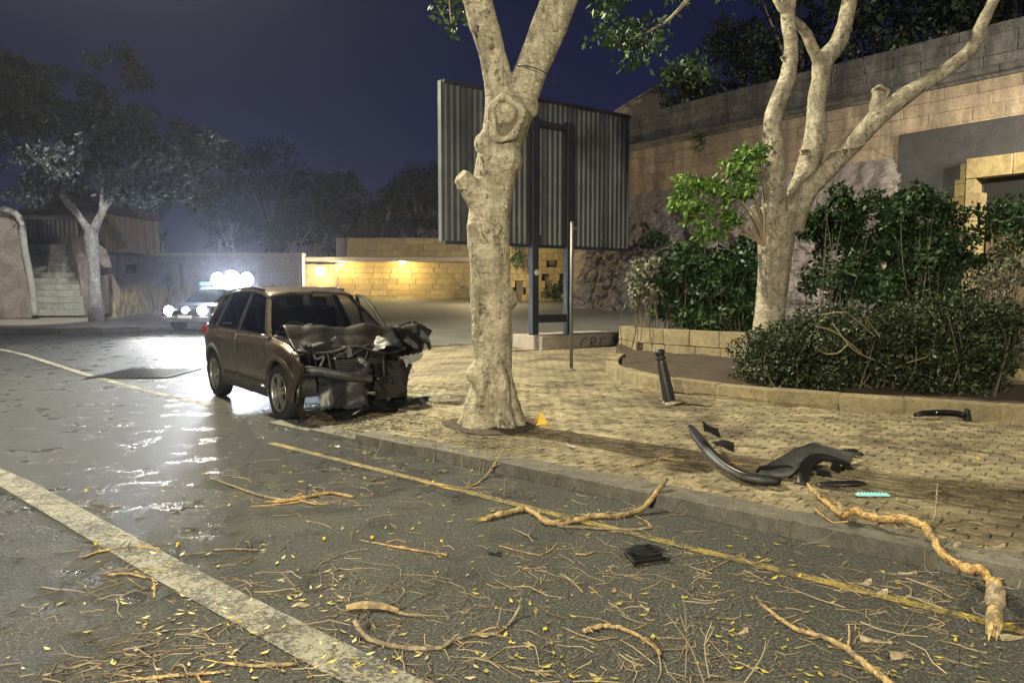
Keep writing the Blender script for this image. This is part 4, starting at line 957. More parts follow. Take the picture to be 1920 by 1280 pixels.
def palm(label, px, py, Y, seed):
    c = P(px, py, Y); t = thing('palm', label, 'palm', (c.x, Y, zg(Y)), group='small palms above the grey wall'); b = MB(); b.tube([(c.x, Y, zg(Y)), c], [.16, .11], 8); own(b.build('trunk', M['bark3'], t), t); rr = random.Random(seed); f_ = MB()
    for k in range(26):
        th = rr.uniform(0, 6.28); el = rr.uniform(-.3, 1.2); d = Vector((math.cos(th) * math.cos(el), math.sin(th) * math.cos(el), math.sin(el))); ln = rr.uniform(1.0, 1.6); s = d.cross(Vector((0, 0, 1))).normalized() * .05
        m1 = c + d * ln * .55; e = c + d * ln + Vector((0, 0, -.25 * ln)); f_.add([c - s * .3, c + s * .3, m1 + s, m1 - s, e], [(0, 1, 2, 3), (3, 2, 4)])
    own(f_.build('fronds', M['leaf_blue'], t), t)
palm('small spiky palm left of the floodlight glow', 305, 452, 50, 5); palm('small spiky palm nearest the floodlight glow', 412, 448, 50, 6)
# ================================================================== THE WRECK
def m_carpaint():
    m, nt, bs = newmat('bronze car paint'); v = coords(nt, kind='obj')
    c = ramp(nt, noise(nt, v, 3, 5, .7), [(.3, (.092, .07, .053)), (.7, (.13, .10, .077))])
    dirt = ramp(nt, noise(nt, v, 11, 6, .75), [(.5, 0), (.75, .5)])
    L(nt, mixc(nt, dirt, c, (.085, .075, .065)), bs.inputs['Base Color']); bs.inputs['Metallic'].default_value = .55
    L(nt, ramp(nt, noise(nt, v, 9, 5, .7), [(.35, .24), (.7, .5)]), bs.inputs['Roughness'])
    bs.inputs['Coat Weight'].default_value = .4; bs.inputs['Coat Roughness'].default_value = .15; return m
def m_glass(name, tint, alpha):
    m, nt, bs = newmat(name); nt.nodes.remove(bs); out = [n for n in nt.nodes if n.type == 'OUTPUT_MATERIAL'][0]
    tr = N(nt, 'ShaderNodeBsdfTransparent'); tr.inputs[0].default_value = (*tint, 1); gl = N(nt, 'ShaderNodeBsdfGlossy'); gl.inputs['Roughness'].default_value = .12; gl.inputs[0].default_value = (.7, .7, .7, 1)
    fr = N(nt, 'ShaderNodeFresnel'); fr.inputs[0].default_value = 1.5; mx = N(nt, 'ShaderNodeMixShader'); f2 = math_(nt, 'ADD', fr.outputs[0], alpha, True)
    L(nt, f2, mx.inputs[0]); L(nt, tr.outputs[0], mx.inputs[1]); L(nt, gl.outputs[0], mx.inputs[2]); L(nt, mx.outputs[0], out.inputs[0]); return m
M['carpaint'] = m_carpaint()
M['glass'] = m_glass('tinted car glass', (.16, .16, .18), .02)
M['glass_clear'] = m_glass('cracked windscreen glass', (.42, .43, .46), .02)
M['tyre'] = plain('tyre rubber', (.016, .016, .017), .75, nscale=20)
M['alloy'] = plain('machined alloy', (.52, .50, .46), .3, .8, var=.15)
M['metal'] = plain('torn bare metal', (.30, .30, .30), .38, .85, var=.5, nscale=14)
M['burnt'] = plain('sooty torn metal', (.03, .03, .034), .5, .5, var=.7, nscale=10)
M['seat'] = plain('seat cloth', (.035, .033, .034), .9)
M['airbag'] = plain('airbag cloth', (.38, .37, .36), .9)
M['chrome'] = plain('trim chrome', (.5, .48, .44), .2, 1.0, var=.1, bmp=0)

CAR = Vector((-3.06, 10.93, 0.0)); CRZ = math.atan2(-.79, .61)
car = thing('wrecked_car', 'bronze compact SUV with its whole front torn open and crushed', 'car', CAR, CRZ)
def belt(x): return 1.04 + .018 * (.95 - x)
def Sw(x, z):
    w = .915
    if x < -1.6: w -= .30 * ((-1.6 - x) / .7) ** 2.2
    if x > 1.35: w -= .16 * ((x - 1.35) / .7) ** 2
    w += np.interp(z, [.22, .32, .40, .47, .56, .72, .86, .90, .98, 1.08, 1.2], [-.075, -.045, -.022, -.040, -.018, -.004, 0, .004, -.022, -.052, -.09]); return float(w)
zr_x = [-2.12, -1.9, -1.4, -.8, -.2, .1, .34]; zr_z = [1.46, 1.54, 1.615, 1.655, 1.655, 1.63, 1.575]
def zroof(x): return float(np.interp(x, zr_x, zr_z))
def SG(x, t):                      # side glass surface, t = 0 at belt, 1 at roof rail
    y0 = Sw(x, belt(x)); y1 = .625 - .05 * max(0, -1.5 - x); z1 = zroof(x) - .05
    return y0 + (y1 - y0) * (t ** 1.15), belt(x) + (z1 - belt(x)) * t
# lower body
st_x = [-2.27, -2.24, -2.15, -2.0, -1.85, -1.7, -1.5, -1.35, -1.2, -1.0, -.7, -.4, 0, .3, .6, .85, 1.02]
b = MB(); nz = 14; ring = 2 * nz
for x in st_x:
    lo = .27 + .25 * smooth(-1.95, -2.27, x); zz = [lo + (belt(x) - lo) * k / (nz - 1) for k in range(nz)]
    if x < -2.2: zz = [max(lo, .45) + (1.0 - .45) * k / (nz - 1) for k in range(nz)]
    b.v += [(x, -Sw(x, z), z) for z in zz] + [(x, Sw(x, z), z) for z in reversed(zz)]
for i in range(len(st_x) - 1):
    for k in range(ring):
        k2 = (k + 1) % ring; b.f.append([i * ring + k, i * ring + k2, (i + 1) * ring + k2, (i + 1) * ring + k]); b.mi.append(1 if k in (nz - 1, ring - 1) else 0)
b.f += [list(range(ring)), [(len(st_x) - 1) * ring + k for k in reversed(range(ring))]]; b.mi += [0, 1]
me = b.mesh('body', [M['carpaint'], M['black']], True)
bo = bpy.data.objects.new('tmpbody', me); COL.objects.link(bo); cut = []
for s in (-1, 1):
    c = MB(); n_ = 40; vs = [(-1.355 + .405 * math.cos(2 * math.pi * k / n_), s * yy, .355 + .405 * math.sin(2 * math.pi * k / n_)) for yy in (.58, 1.2) for k in range(n_)]
    c.add(vs, [(k, (k + 1) % n_, n_ + (k + 1) % n_, n_ + k) for k in range(n_)] + [tuple(reversed(range(n_))), tuple(range(n_, 2 * n_))]); cm = c.mesh('cut')
    bm = bmesh.new(); bm.from_mesh(cm); bmesh.ops.recalc_face_normals(bm, faces=bm.faces[:]); bm.to_mesh(cm); bm.free()
    co = bpy.data.objects.new('cut', cm); COL.objects.link(co); cut.append(co); md = bo.modifiers.new('b', 'BOOLEAN'); md.object = co; md.operation = 'DIFFERENCE'
bm = bmesh.new(); bm.from_mesh(me); bmesh.ops.recalc_face_normals(bm, faces=bm.faces[:]); bm.to_mesh(me); bm.free()
me2_ = bpy.data.meshes.new_from_object(bo.evaluated_get(bpy.context.evaluated_depsgraph_get())); me2_.name = 'body'
for o in [bo] + cut: bpy.data.objects.remove(o)
link('body', me2_, car)
def solid(o, t): m = o.modifiers.new('s', 'SOLIDIFY'); m.thickness = t; m.offset = -1; return o
def side_panel(name, xl, xr, zlo, zhi, off, mat, parent, side=-1, nu=22, nv=18, dent=0.0, seed=0):
    b = MB()
    def fn(a, c):
        if callable(zlo):
            x = xl + (xr - xl) * a; z = zlo(x) + (zhi(x) - zlo(x)) * c
        else:
            z = zlo + (zhi - zlo) * c; x = xl(z) + (xr(z) - xl(z)) * a; z = min(z, belt(x))
        q = Vector((x * 3, z * 3, seed)); return (x, side * (Sw(x, z) + off + dent * mnoise.noise(q)), z)
    b.grid(fn, nu, nv); o = b.build(name, mat, parent, True); return solid(o, .012 * (-side if side < 0 else 1))
for side in (-1, 1):
    if side < 0:
        d = side_panel('door', lambda z: -.25, lambda z: 1.0 - .04 * max(0, (z - .9)), .36, 1.03, .006, M['carpaint'], car, side)
        hd = MB(); hd.box((-.05, side * (Sw(0, .93) + .035), .925), (.22, .03, .035)); hd.build('handle', M['chrome'], d, bevel=.008)
    rd = side_panel('door', lambda z: max(-1.26, -1.355 + math.sqrt(max(0, .47 ** 2 - (z - .355) ** 2)) if z < .82 else -1.26), lambda z: -.265, .36, 1.06, .006, M['carpaint'], car, side)
    hd = MB(); hd.box((-1.02, side * (Sw(-1, .95) + .035), .945), (.22, .03, .035)); hd.build('handle', M['chrome'], rd, bevel=.008)
    b = MB(); b.grid(lambda a, c: (-.92 + 1.86 * a, side * (Sw(-.92 + 1.86 * a, .3 + .1 * c) + .018 - .03 * abs(c - .6)), .245 + .125 * c), 10, 4); b.build('sill', M['black'], car, True)
    b = MB(); b.tube([(-.86 + 1.8 * k / 8, side * (Sw(-.86 + 1.8 * k / 8, .385) + .018), .385) for k in range(9)], .011, 6); b.build('sill_strip', M['chrome'], car, True)
    b = MB(); pts = [(-1.95 + 2.85 * k / 12, side * (Sw(-1.95 + 2.85 * k / 12, belt(0)) - .004), belt(-1.95 + 2.85 * k / 12) + .004) for k in range(13)]; b.tube(pts, .011, 6); b.build('belt_trim', M['chrome'], car, True)
    # rear wheel arch cladding
    for ax in ((-1.355, 1.355) if side < 0 else (-1.355,)):
        b = MB(); nn = 30; rows = []
        for k in range(nn + 1):
            th = R(-12 + 204 * k / nn); row = []
            for rr_, off in ((.405, -.05), (.405, .016), (.425, .022), (.462, .012), (.47, -.004)):
                x = ax + rr_ * math.cos(th); z = max(.24, .355 + rr_ * math.sin(th)); row.append((x, side * (Sw(x, max(.3, z)) + off), z))
            rows.append(row)
        b.add([p for r_ in rows for p in r_], [(k * 5 + j, k * 5 + j + 1, (k + 1) * 5 + j + 1, (k + 1) * 5 + j) for k in range(nn) for j in range(4)]); b.build('arch_cladding', M['carpaint'] if ax > 0 else M['grey_pl'], car, True)
    # pillars
    def pillar(name, xb0, xb1, xt0, xt1, mat, t1=1.0):
        b = MB(); o_, i_ = .0, .05; pb = [SG(xb0, 0), SG(xb1, 0)]; pt = [SG(xt0, t1), SG(xt1, t1)]; rows = []
        for k in range(6):
            t = k / 5 * t1; xa = xb0 + (xt0 - xb0) * t / t1; xc = xb1 + (xt1 - xb1) * t / t1
            (ya, za), (yc, zc) = SG(xa, t), SG(xc, t); rows.append([(xa, side * ya, za), (xc, side * yc, zc), (xc, side * (yc - i_), zc), (xa, side * (ya - i_), za)])
        b.add([p for r_ in rows for p in r_], [(k * 4 + j, k * 4 + (j + 1) % 4, (k + 1) * 4 + (j + 1) % 4, (k + 1) * 4 + j) for k in range(5) for j in range(4)]); return b.build(name, mat, car)
    pillar('pillar', .90, 1.0, .26, .34, M['carpaint']); pillar('pillar', -.30, -.19, -.33, -.25, M['black']); pillar('pillar', -1.33, -1.22, -1.26, -1.18, M['black']); pillar('pillar', -2.05, -1.82, -2.02, -1.62, M['carpaint'])
    for (xb0, xb1, xt0, xt1) in ((-.19, .86, -.25, .24), (-1.22, -.30, -1.18, -.33), (-1.82, -1.33, -1.62, -1.26)):
        if side > 0 and xb0 == -.19: continue
        b = MB(); b.grid(lambda a, c: (xb0 + (xb1 - xb0) * a + ((xt0 + (xt1 - xt0) * a) - (xb0 + (xb1 - xb0) * a)) * c, side * (SG(xb0 + (xb1 - xb0) * a, c)[0] - .018), SG(xb0 + (xb1 - xb0) * a + ((xt0 + (xt1 - xt0) * a) - (xb0 + (xb1 - xb0) * a)) * c, c)[1]), 6, 6); b.build('side_window', M['glass'], car, True)
    b = MB(); b.tube([(x, side * .60, zroof(x) + .005) for x in (.1, -.2, -.6, -1.0, -1.4, -1.75)], .018, 8); b.build('roof_rail', M['black'], car, True)
# roof, windscreen, tailgate
b = MB(); b.grid(lambda a, c: (lambda x, y: (x, y, zroof(x) - .06 * abs(y / .63) ** 3 + .012 * mnoise.noise(Vector((x * 4, y * 4, 2.2)))))(.34 - 2.44 * a, (-.635 + 1.27 * c)), 30, 16); solid(b.build('roof', M['carpaint'], car, True), .03)
b = MB(); b.tube([(-1.5, .18, 1.62), (-1.62, .18, 1.68), (-1.74, .18, 1.72)], .006, 6); b.build('aerial', M['black'], car)
def wsf(a, c):
    x = 1.02 + (.36 - 1.02) * c + .07 * (1 - (2 * a - 1) ** 2) * (1 - c * .5); hw = .80 + (.60 - .80) * c; return (x, -hw + 2 * hw * a, 1.06 + (zroof(.34) - .02 - 1.06) * c + .01 * mnoise.noise(Vector((a * 6, c * 6, 1))))
b = MB(); b.grid(wsf, 14, 10); b.build('windscreen', M['glass_clear'], car, True)
b = MB(); b.grid(lambda a, c: (-2.10 - .12 * (1 - c) + .04 * (2 * a - 1) ** 2, (-.72 + 1.44 * a) * (1 - .16 * c), 1.05 + .40 * c), 8, 4); b.build('rear_window', M['glass'], car, True)
b = MB(); b.box((-2.13, 0, 1.475), (.16, 1.12, .03)); b.build('spoiler', M['carpaint'], car, bevel=.01)
for s in (-1, 1):
    b = MB(); b.box((-2.17, s * .74, .98), (.10, .17, .16)); b.build('tail_lamp', plain('red lamp', (.3, .02, .02), .2), car, bevel=.02)
# interior
b = MB(); b.box((.62, 0, 1.02), (.5, 1.5, .12)); b.build('dashboard', M['black'], car, bevel=.03)
for (x, y) in ((-.15, -.37), (-.15, .37), (-1.15, -.4), (-1.15, .4)):
    b = MB(); mt = Matrix.Rotation(R(-14), 3, 'Y'); b.box((x - .06, y, 1.12), (.13, .48, .52), mt); b.box((x - .15, y, 1.44), (.09, .26, .17), mt); b.build('seat', M['seat'], car, bevel=.03)
b = MB(); mt = Matrix.Translation((.33, -.37, 1.08)) @ Matrix.Rotation(R(65), 4, 'Y'); b.tube([mt @ Vector((.18 * math.cos(2 * math.pi * k / 20), .18 * math.sin(2 * math.pi * k / 20), 0)) for k in range(21)], .015, 6, False); b.build('steering_wheel', M['black'], car, True)
# wheels
def wheel(x, y, name='wheel', turn=0.0, lean=0.0):
    w = MB(); s = -1 if y < 0 else 1
    prof = [(.235, -.10), (.30, -.112), (.335, -.10), (.352, -.07), (.355, 0), (.352, .07), (.335, .10), (.30, .112), (.235, .10), (.235, -.10)]
    w.lathe(prof, 40, axis='y'); o = w.build(name, M['tyre'], car, True); o.location = (x, y, .352); o.rotation_euler = (lean, 0, turn)
    r_ = MB(); r_.lathe([(.236, s * .10), (.242, s * .104), (.228, s * .108), (.219, s * .085)], 40, axis='y'); r_.build('rim', M['alloy'], o, True)
    dk = MB(); dk.lathe([(.001, s * .0), (.19, s * .0), (.235, s * .07)], 30, axis='y'); dk.build('brake_disc', M['black'], o)
    for k in range(5):
        for e in (-.21, .21):
            th = 2 * math.pi * k / 5 + .3; t2_ = th + e; sp = MB(); a_ = Vector((math.cos(th + e * .35), 0, math.sin(th + e * .35))); c_ = Vector((math.cos(t2_), 0, math.sin(t2_))); n1 = Vector((-math.sin(t2_), 0, math.cos(t2_)))
            p0 = a_ * .045; p1 = c_ * .225; yo, yi = s * .102, s * .07
            q = [p0 - n1 * .013, p0 + n1 * .013, p1 + n1 * .009, p1 - n1 * .009]
            sp.hexa([v + Vector((0, yi, 0)) for v in q] + [v + Vector((0, yo * (1.0 if i < 2 else .96), 0)) for i, v in enumerate(q)]); sp.build('spoke', M['alloy'], o)
    hb = MB(); hb.lathe([(.001, s * .112), (.04, s * .110), (.055, s * .09), (.055, s * .05)], 18, axis='y'); hb.build('hub', M['alloy'], o, True)
    return o
wheel(-1.355, -.79); wheel(1.355, -.79, turn=R(2)); wheel(-1.355, .79); wheel(1.30, .80, turn=R(-24), lean=R(5))
for s in (-1, 1):
    b = MB(); nn = 24; b.add([(1.355 + .40 * math.cos(R(-5 + 190 * k / nn)), s * yy, .355 + .40 * math.sin(R(-5 + 190 * k / nn))) for k in range(nn + 1) for yy in (.55, .88)], [(2 * k, 2 * k + 1, 2 * k + 3, 2 * k + 2) for k in range(nn)]); 
    if s < 0: b.build('arch_liner', M['black'], car, True)
    b = MB(); b.box((1.355, s * .6, .36), (.12, .28, .12)); b.build('axle_hub', M['burnt'], car)
# right front wing, dented
def zlo_f(x):
    d = .44 ** 2 - (x - 1.355) ** 2; return .355 + math.sqrt(d) if d > .0 else .30
def zhi_f(x): return 1.035 - .10 * max(0, x - 1.0) - .16 * max(0, x - 1.5)
b = MB()
def ff(a, c):
    x = .995 + .80 * a; lo = max(.30, zlo_f(x)); z = lo + (zhi_f(x) - lo) * c; k = smooth(1.35, 1.8, x); q = Vector((x * 5, z * 5, 4.4))
    y = Sw(x, z) + .006 - .10 * smooth(.75, 1, c) * .5 + k * .10 * mnoise.noise(q) - .05 * k; return (x + k * .07 * mnoise.noise(q * 1.3), -y, z - .05 * k * c)
b.grid(ff, 44, 16); solid(b.build('wing', M['carpaint'], car, True), .008)

# ---- the crushed front
def crumple(name, c, size, rot, mat, seed, amp=.08, n=18, parent=car, folds=4):
    """a torn sheet: a few straight creases, smooth between them, ragged at the rim"""
    r_ = random.Random(seed); ks = [(Vector((r_.gauss(0, 1), r_.gauss(0, 1))).normalized(), r_.uniform(.6, 1.7) / size[0] ** .6, r_.uniform(0, 9), r_.uniform(.3, 1)) for _ in range(folds)]
    mt = Matrix.Translation(c) @ (Matrix.Rotation(rot[2], 4, 'Z') @ Matrix.Rotation(rot[1], 4, 'Y') @ Matrix.Rotation(rot[0], 4, 'X')); b = MB()
    def fn(a, d):
        x, y = (a - .5) * size[0], (d - .5) * size[1]; h = 0
        for dr_, f, ph, w in ks:
            t = (x * dr_.x + y * dr_.y) * f + ph; t -= math.floor(t); h += w * (abs(t - .5) * 4 - 1)
        rim = max(abs(a - .5), abs(d - .5)) * 2; q = mnoise.noise(Vector((a * 6, d * 6, seed))); ed = 1 - .22 * max(0, rim - .6) * 2.5 * abs(q)
        return mt @ Vector((x * ed, y * ed, h * amp * .5 + .012 * mnoise.noise(Vector((x * 9, y * 9, seed)))))
    b.grid(fn, n, max(4, int(n * size[1] / size[0]))); o = b.build(name, mat, parent, True); o.data.set_sharp_from_angle(angle=R(24)); return o
cp = crumple
M['dull'] = plain('dull scraped steel', (.10, .10, .105), .42, .7, var=.6, nscale=12)
M['burnt_paint'] = plain('scorched bronze paint', (.032, .028, .027), .4, .5, var=.7, nscale=7)
# bonnet: buckled back against the windscreen, its nose bent down
def bon(a, c):
    x = 1.0 + .62 * a; y = -.74 + 1.5 * c; z = 1.06 + .10 * math.sin(math.pi * min(1, a * 1.9)) * (1 if a < .53 else 0) - .42 * max(0, a - .5) * 1.1; q = Vector((x * 3.2, y * 2.2, 5.5))
    z += .05 * (abs((y * 1.7 + x * 1.1) % 1 - .5) * 2 - .5) + .05 * (abs((y * 1.1 - x * 2.3 + .3) % 1 - .5) * 2 - .5) + .035 * mnoise.noise(q); return (x + .05 * mnoise.noise(q + Vector((3, 3, 3))) * a, y, z)
b = MB(); b.grid(bon, 26, 50); o = b.build('bonnet', M['burnt_paint'], car, True); o.data.set_sharp_from_angle(angle=R(22)); solid(o, .006)
cp('bonnet_liner', (1.45, .25, .93), (.5, 1.0), (R(4), R(30), 0), M['black'], 2, .10, 18)
cp('scuttle_panel', (1.02, -.05, 1.085), (.13, 1.35), (0, R(-18), .02), M['grey_pl'], 4, .03, 6)
cp('deployed_airbag', (.72, -.3, 1.14), (.25, .55), (0, R(20), .1), M['airbag'], 5, .08, 10)
# far wing peeled outward and up
cp('torn_wing', (1.36, .93, .92), (.62, .42), (R(82), R(-12), R(12)), M['burnt_paint'], 6, .10, 18)
cp('torn_wing', (1.55, 1.02, 1.0), (.30, .34), (R(90), R(28), R(48)), M['burnt'], 7, .08, 12)
cp('wing_flap', (1.30, .98, 1.13), (.10, .26), (R(88), R(75), R(20)), M['black'], 9, .05, 8)
b = MB(); b.tube([(1.38, .98, .95), (1.46, 1.10, .97), (1.52, 1.18, 1.0)], [.05, .065, .06], 10); b.tube([(1.49, 1.13, .98), (1.53, 1.2, .9), (1.54, 1.22, .8)], [.04, .04, .022], 8); b.build('broken_lamp_housing', M['black'], car)
# front carrier, crash beam, radiator
def bent(name, pts, r, mat, flat=1.0, seg=8): b = MB(); b.tube(catmull(pts, 5), r, seg, flat=flat); return b.build(name, mat, car, True)
bent('carrier_beam', [(1.56, -.72, .88), (1.66, -.35, .84), (1.60, .05, .90), (1.70, .4, .80), (1.58, .8, .84)], .035, M['burnt'], .6)
bent('carrier_upright', [(1.66, -.36, .86), (1.72, -.34, .6), (1.70, -.36, .3)], .03, M['burnt'], .6); bent('carrier_upright', [(1.66, .42, .82), (1.74, .40, .55), (1.68, .44, .28)], .03, M['burnt'], .6)
b = MB(); cb_ = catmull([(1.66, -.80, .66), (1.80, -.52, .63), (1.88, -.20, .55), (1.84, .15, .50)], 6)
b.add([Vector(p) + Vector((o_[0], 0, o_[1])) for p in cb_ for o_ in ((0, -.055), (.03, -.05), (.035, 0), (.03, .05), (0, .055))], [(i * 5 + j, i * 5 + j + 1, (i + 1) * 5 + j + 1, (i + 1) * 5 + j) for i in range(len(cb_) - 1) for j in range(4)]); b.build('crash_beam', M['dull'], car, True)
rd_ = MB(); rt = Matrix.Translation((1.60, .10, .52)) @ Matrix.Rotation(R(-9), 4, 'Y') @ Matrix.Rotation(R(5), 4, 'Z')
rd_.box((0, 0, 0), (.05, .78, .46)); rd_.v = [tuple(rt @ Vector(v)) for v in rd_.v]; ro = rd_.build('radiator', M['black'], car, bevel=.008)
for k in range(15):
    f_ = MB(); q_ = [(.03 + .012 * mnoise.noise(Vector((yy * 4, k, 1))), yy, -.21 + .03 * k + .02 * mnoise.noise(Vector((yy * 3, k * .4, 3)))) for yy in (-.37, -.2, 0, .2, .37)]; f_.tube([rt @ Vector(p) for p in q_], .006, 4); f_.build('fin', M['grey_pl'], ro)
fan = MB(); fan.tube([rt @ Vector((.04, .02 + .17 * math.cos(2 * math.pi * k / 24), .17 * math.sin(2 * math.pi * k / 24))) for k in range(25)], .012, 6, False)
for k in range(7): th = 2 * math.pi * k / 7; fan.hexa([rt @ Vector(v) for v in [(.035, .02 + r0 * math.cos(th + e), r0 * math.sin(th + e)) for r0, e in ((.03, -.4), (.15, -.16), (.15, .16), (.03, .4))] + [(.05, .02 + r0 * math.cos(th + e), r0 * math.sin(th + e)) for r0, e in ((.03, -.4), (.15, -.16), (.15, .16), (.03, .4))]])
fan.build('cooling_fan', M['black'], car)
b = MB(); b.box((1.36, .05, .60), (.40, .62, .46)); b.box((1.36, .10, .87), (.32, .42, .06)); b.build('engine_block', M['burnt'], car, bevel=.03)
for (x, y, z, r0) in ((1.575, -.12, .60, .07), (1.575, .12, .72, .05), (1.575, -.22, .76, .04)):
    p_ = MB(); p_.lathe([(.001, .03), (r0 * .4, .03), (r0 * .5, .01), (r0 * .9, .012), (r0, .03), (r0, -.03)], 18, Matrix.Translation((x, y, z)) @ Matrix.Rotation(R(90), 4, 'Y')); p_.build('pulley', M['metal'], car, True)
b = MB(); b.box((1.50, -.46, .86), (.2, .26, .18), Matrix.Rotation(.3, 3, 'Z') @ Matrix.Rotation(.2, 3, 'X')); b.build('battery', M['black'], car, bevel=.012)
b = MB(); b.lathe([(.001, 0), (.07, 0), (.085, .03), (.085, .12), (.05, .15), (.03, .15), (.03, .18), (.001, .18)], 14, Matrix.Translation((1.46, .52, .84)) @ Matrix.Rotation(.4, 4, 'X')); b.build('coolant_tank', M['airbag'], car, True)
cp('inner_wing', (1.45, -.62, .80), (.5, .32), (R(70), R(6), R(8)), M['burnt'], 14, .08, 12)
cp('inner_wing', (1.42, .66, .70), (.5, .4), (R(80), R(-8), R(-6)), M['burnt'], 15, .10, 12)
cp('grille_panel', (1.80, -.22, .38), (.5, .62), (R(4), R(72), R(-10)), M['black'], 10, .07, 16)
cp('grille_panel', (1.74, .48, .45), (.5, .5), (R(6), R(82), R(14)), M['black'], 13, .10, 14)
cp('torn_undertray', (1.82, -.05, .13), (.55, .8), (R(6), R(12), 0), M['black'], 18, .08, 16)
cp('torn_undertray', (1.80, .50, .10), (.5, .7), (R(-5), R(8), .4), M['black'], 19, .08, 14)
cp('torn_undertray', (1.66, .92, .09), (.32, .45), (R(4), R(-8), .8), M['black'], 20, .07, 10)
b = MB(); 
for k in range(14):
    r_ = random.Random(200 + k); p0 = Vector((1.50 + r_.uniform(0, .2), r_.uniform(-.6, .7), r_.uniform(.6, .98))); pts = [p0]
    for j in range(3): pts.append(pts[-1] + Vector((r_.uniform(-.02, .14), r_.uniform(-.22, .22), r_.uniform(-.24, .04))))
    h_ = MB(); h_.tube(catmull(pts, 5), r_.choice((.005, .007, .012, .018)), 6); h_.build('hose' if k % 2 else 'wire', M['black'] if k % 3 else M['grey_pl'], car, True)
for k in range(14):
    r_ = random.Random(300 + k); cp('bent_bracket', (1.62 + r_.uniform(0, .2), r_.uniform(-.7, .8), r_.uniform(.25, .95)), (r_.uniform(.10, .24), r_.uniform(.05, .12)), (r_.uniform(0, 6), r_.uniform(0, 6), r_.uniform(0, 6)), M[r_.choice(['metal', 'burnt', 'black', 'burnt', 'grey_pl'])], 400 + k, .05, 7, folds=2)
# headlamp left hanging and the bumper corner torn down to the road
b = MB(); b.hexa([(1.74, -.78, .60), (1.86, -.30, .54), (1.78, -.28, .52), (1.66, -.76, .58), (1.72, -.80, .74), (1.84, -.32, .62), (1.76, -.30, .66), (1.64, -.78, .76)]); b.build('headlamp', M['glass_clear'], car, bevel=.02)
b = MB(); b.hexa([(1.735, -.77, .605), (1.85, -.31, .55), (1.70, -.29, .53), (1.60, -.75, .59), (1.71, -.79, .72), (1.83, -.33, .61), (1.68, -.31, .65), (1.58, -.77, .74)]); b.build('headlamp_reflector', M['dull'], car)
cp('bumper_corner', (1.86, -.80, .36), (.15, .72), (R(86), R(4), R(-38)), M['carpaint'], 21, .03, 6)
cp('bumper_corner', (1.76, -.84, .52), (.2, .5), (R(80), R(8), R(10)), M['carpaint'], 22, .06, 8)
# far front door sprung open
fd = empty('door', (.98, .87, 0), R(-12)); fd.parent = car
b = MB(); b.grid(lambda a, c: (-1.2 * a, .02 * mnoise.noise(Vector((a * 5, c * 5, 3))), .38 + .66 * c), 12, 8); solid(b.build('door_skin', M['burnt'], fd, True), .06)
b = MB(); b.tube([(-.02, 0, 1.04), (-.42, -.1, 1.36), (-.72, -.16, 1.52), (-1.1, -.18, 1.55), (-1.2, -.05, 1.04)], .028, 6); b.build('window_frame', M['black'], fd)
b = MB(); b.box((.04, -.02, 1.05), (.12, .2, .14)); b.build('mirror', M['black'], fd, bevel=.03)
b = MB(); b.box((.86, -.985, 1.08), (.11, .16, .12)); b.tube([(.88, -.86, 1.05), (.87, -.95, 1.06)], .018, 6); 
# glass crumbs and burnt litter below
r_ = random.Random(77); out = []
for k in range(700):
    u_, w_ = r_.gauss(0, 1), r_.gauss(0, 1); p = Vector((-1.3 + u_ * .55, 10.6 + w_ * .55, 0)); z = (hp(p.x, p.y) if K(0, 0).x and p.x > -2.55 else 0) + .006; s = r_.uniform(.006, .018); th = r_.uniform(0, 6.28)
    out.append([(p.x + s * math.cos(th + j * 2.1), p.y + s * math.sin(th + j * 2.1), z + r_.uniform(0, .012)) for j in range(3)])
o = link('glass_crumbs', npmesh('glass_crumbs', out, 3, plain('broken glass', (.45, .62, .65), .1, spec=1.0, bmp=0)))
tag(o, 'pale glass crumbs spilled on the paving beside the wreck', 'glass', kind='stuff')

# ================================================================== VEHICLE BEHIND WITH THE FLOODLIGHT
VC = Vector((-10.15, 26.4, zg(26.4))); VH = Vector((-.19, -.97, 0)); 
pv = thing('patrol_vehicle', 'dark vehicle facing the camera with lit headlamps and roof floodlight', 'vehicle', VC, math.atan2(VH.y, VH.x)); pv.scale = (1, 1, .87)
M['navy'] = plain('dark blue paint', (.012, .014, .024), .45, .0)
prof = [(-2.3, .38), (-2.32, 1.0), (-2.2, 1.55), (-1.95, 1.66), (-.2, 1.70), (.45, 1.62), (1.05, 1.08), (2.0, .98), (2.2, .86), (2.25, .45), (2.1, .35)]
b = MB(); n_ = len(prof); b.add([(x, -.9 * (1 - .16 * max(0, z - 1.05) / .6), z) for x, z in prof] + [(x, .9 * (1 - .16 * max(0, z - 1.05) / .6), z) for x, z in prof], [tuple(range(n_)), tuple(reversed(range(n_, 2 * n_)))] + [(i, n_ + i, n_ + (i + 1) % n_, (i + 1) % n_) for i in range(n_)]); me = b.mesh('body', M['navy']); bm = bmesh.new(); bm.from_mesh(me); bmesh.ops.recalc_face_normals(bm, faces=bm.faces[:]); bm.to_mesh(me); bm.free(); do_bevel(me, .05, 2); link('body', me, pv)
b = MB(); b.hexa([(1.06, -.74, 1.12), (1.06, .74, 1.12), (1.0, .74, 1.12), (1.0, -.74, 1.12), (.53, -.68, 1.58), (.53, .68, 1.58), (.47, .68, 1.58), (.47, -.68, 1.58)]); b.build('windscreen', M['glass'], pv)
b = MB(); b.box((2.255, 0, .72), (.03, 1.0, .16)); b.build('grille', M['black'], pv); b = MB(); b.box((2.25, 0, .48), (.08, 1.7, .2)); b.build('bumper', M['grey_pl'], pv, bevel=.03)
b = MB(); b.box((2.28, 0, .56), (.02, .5, .11)); b.build('number_plate', M['white'], pv)
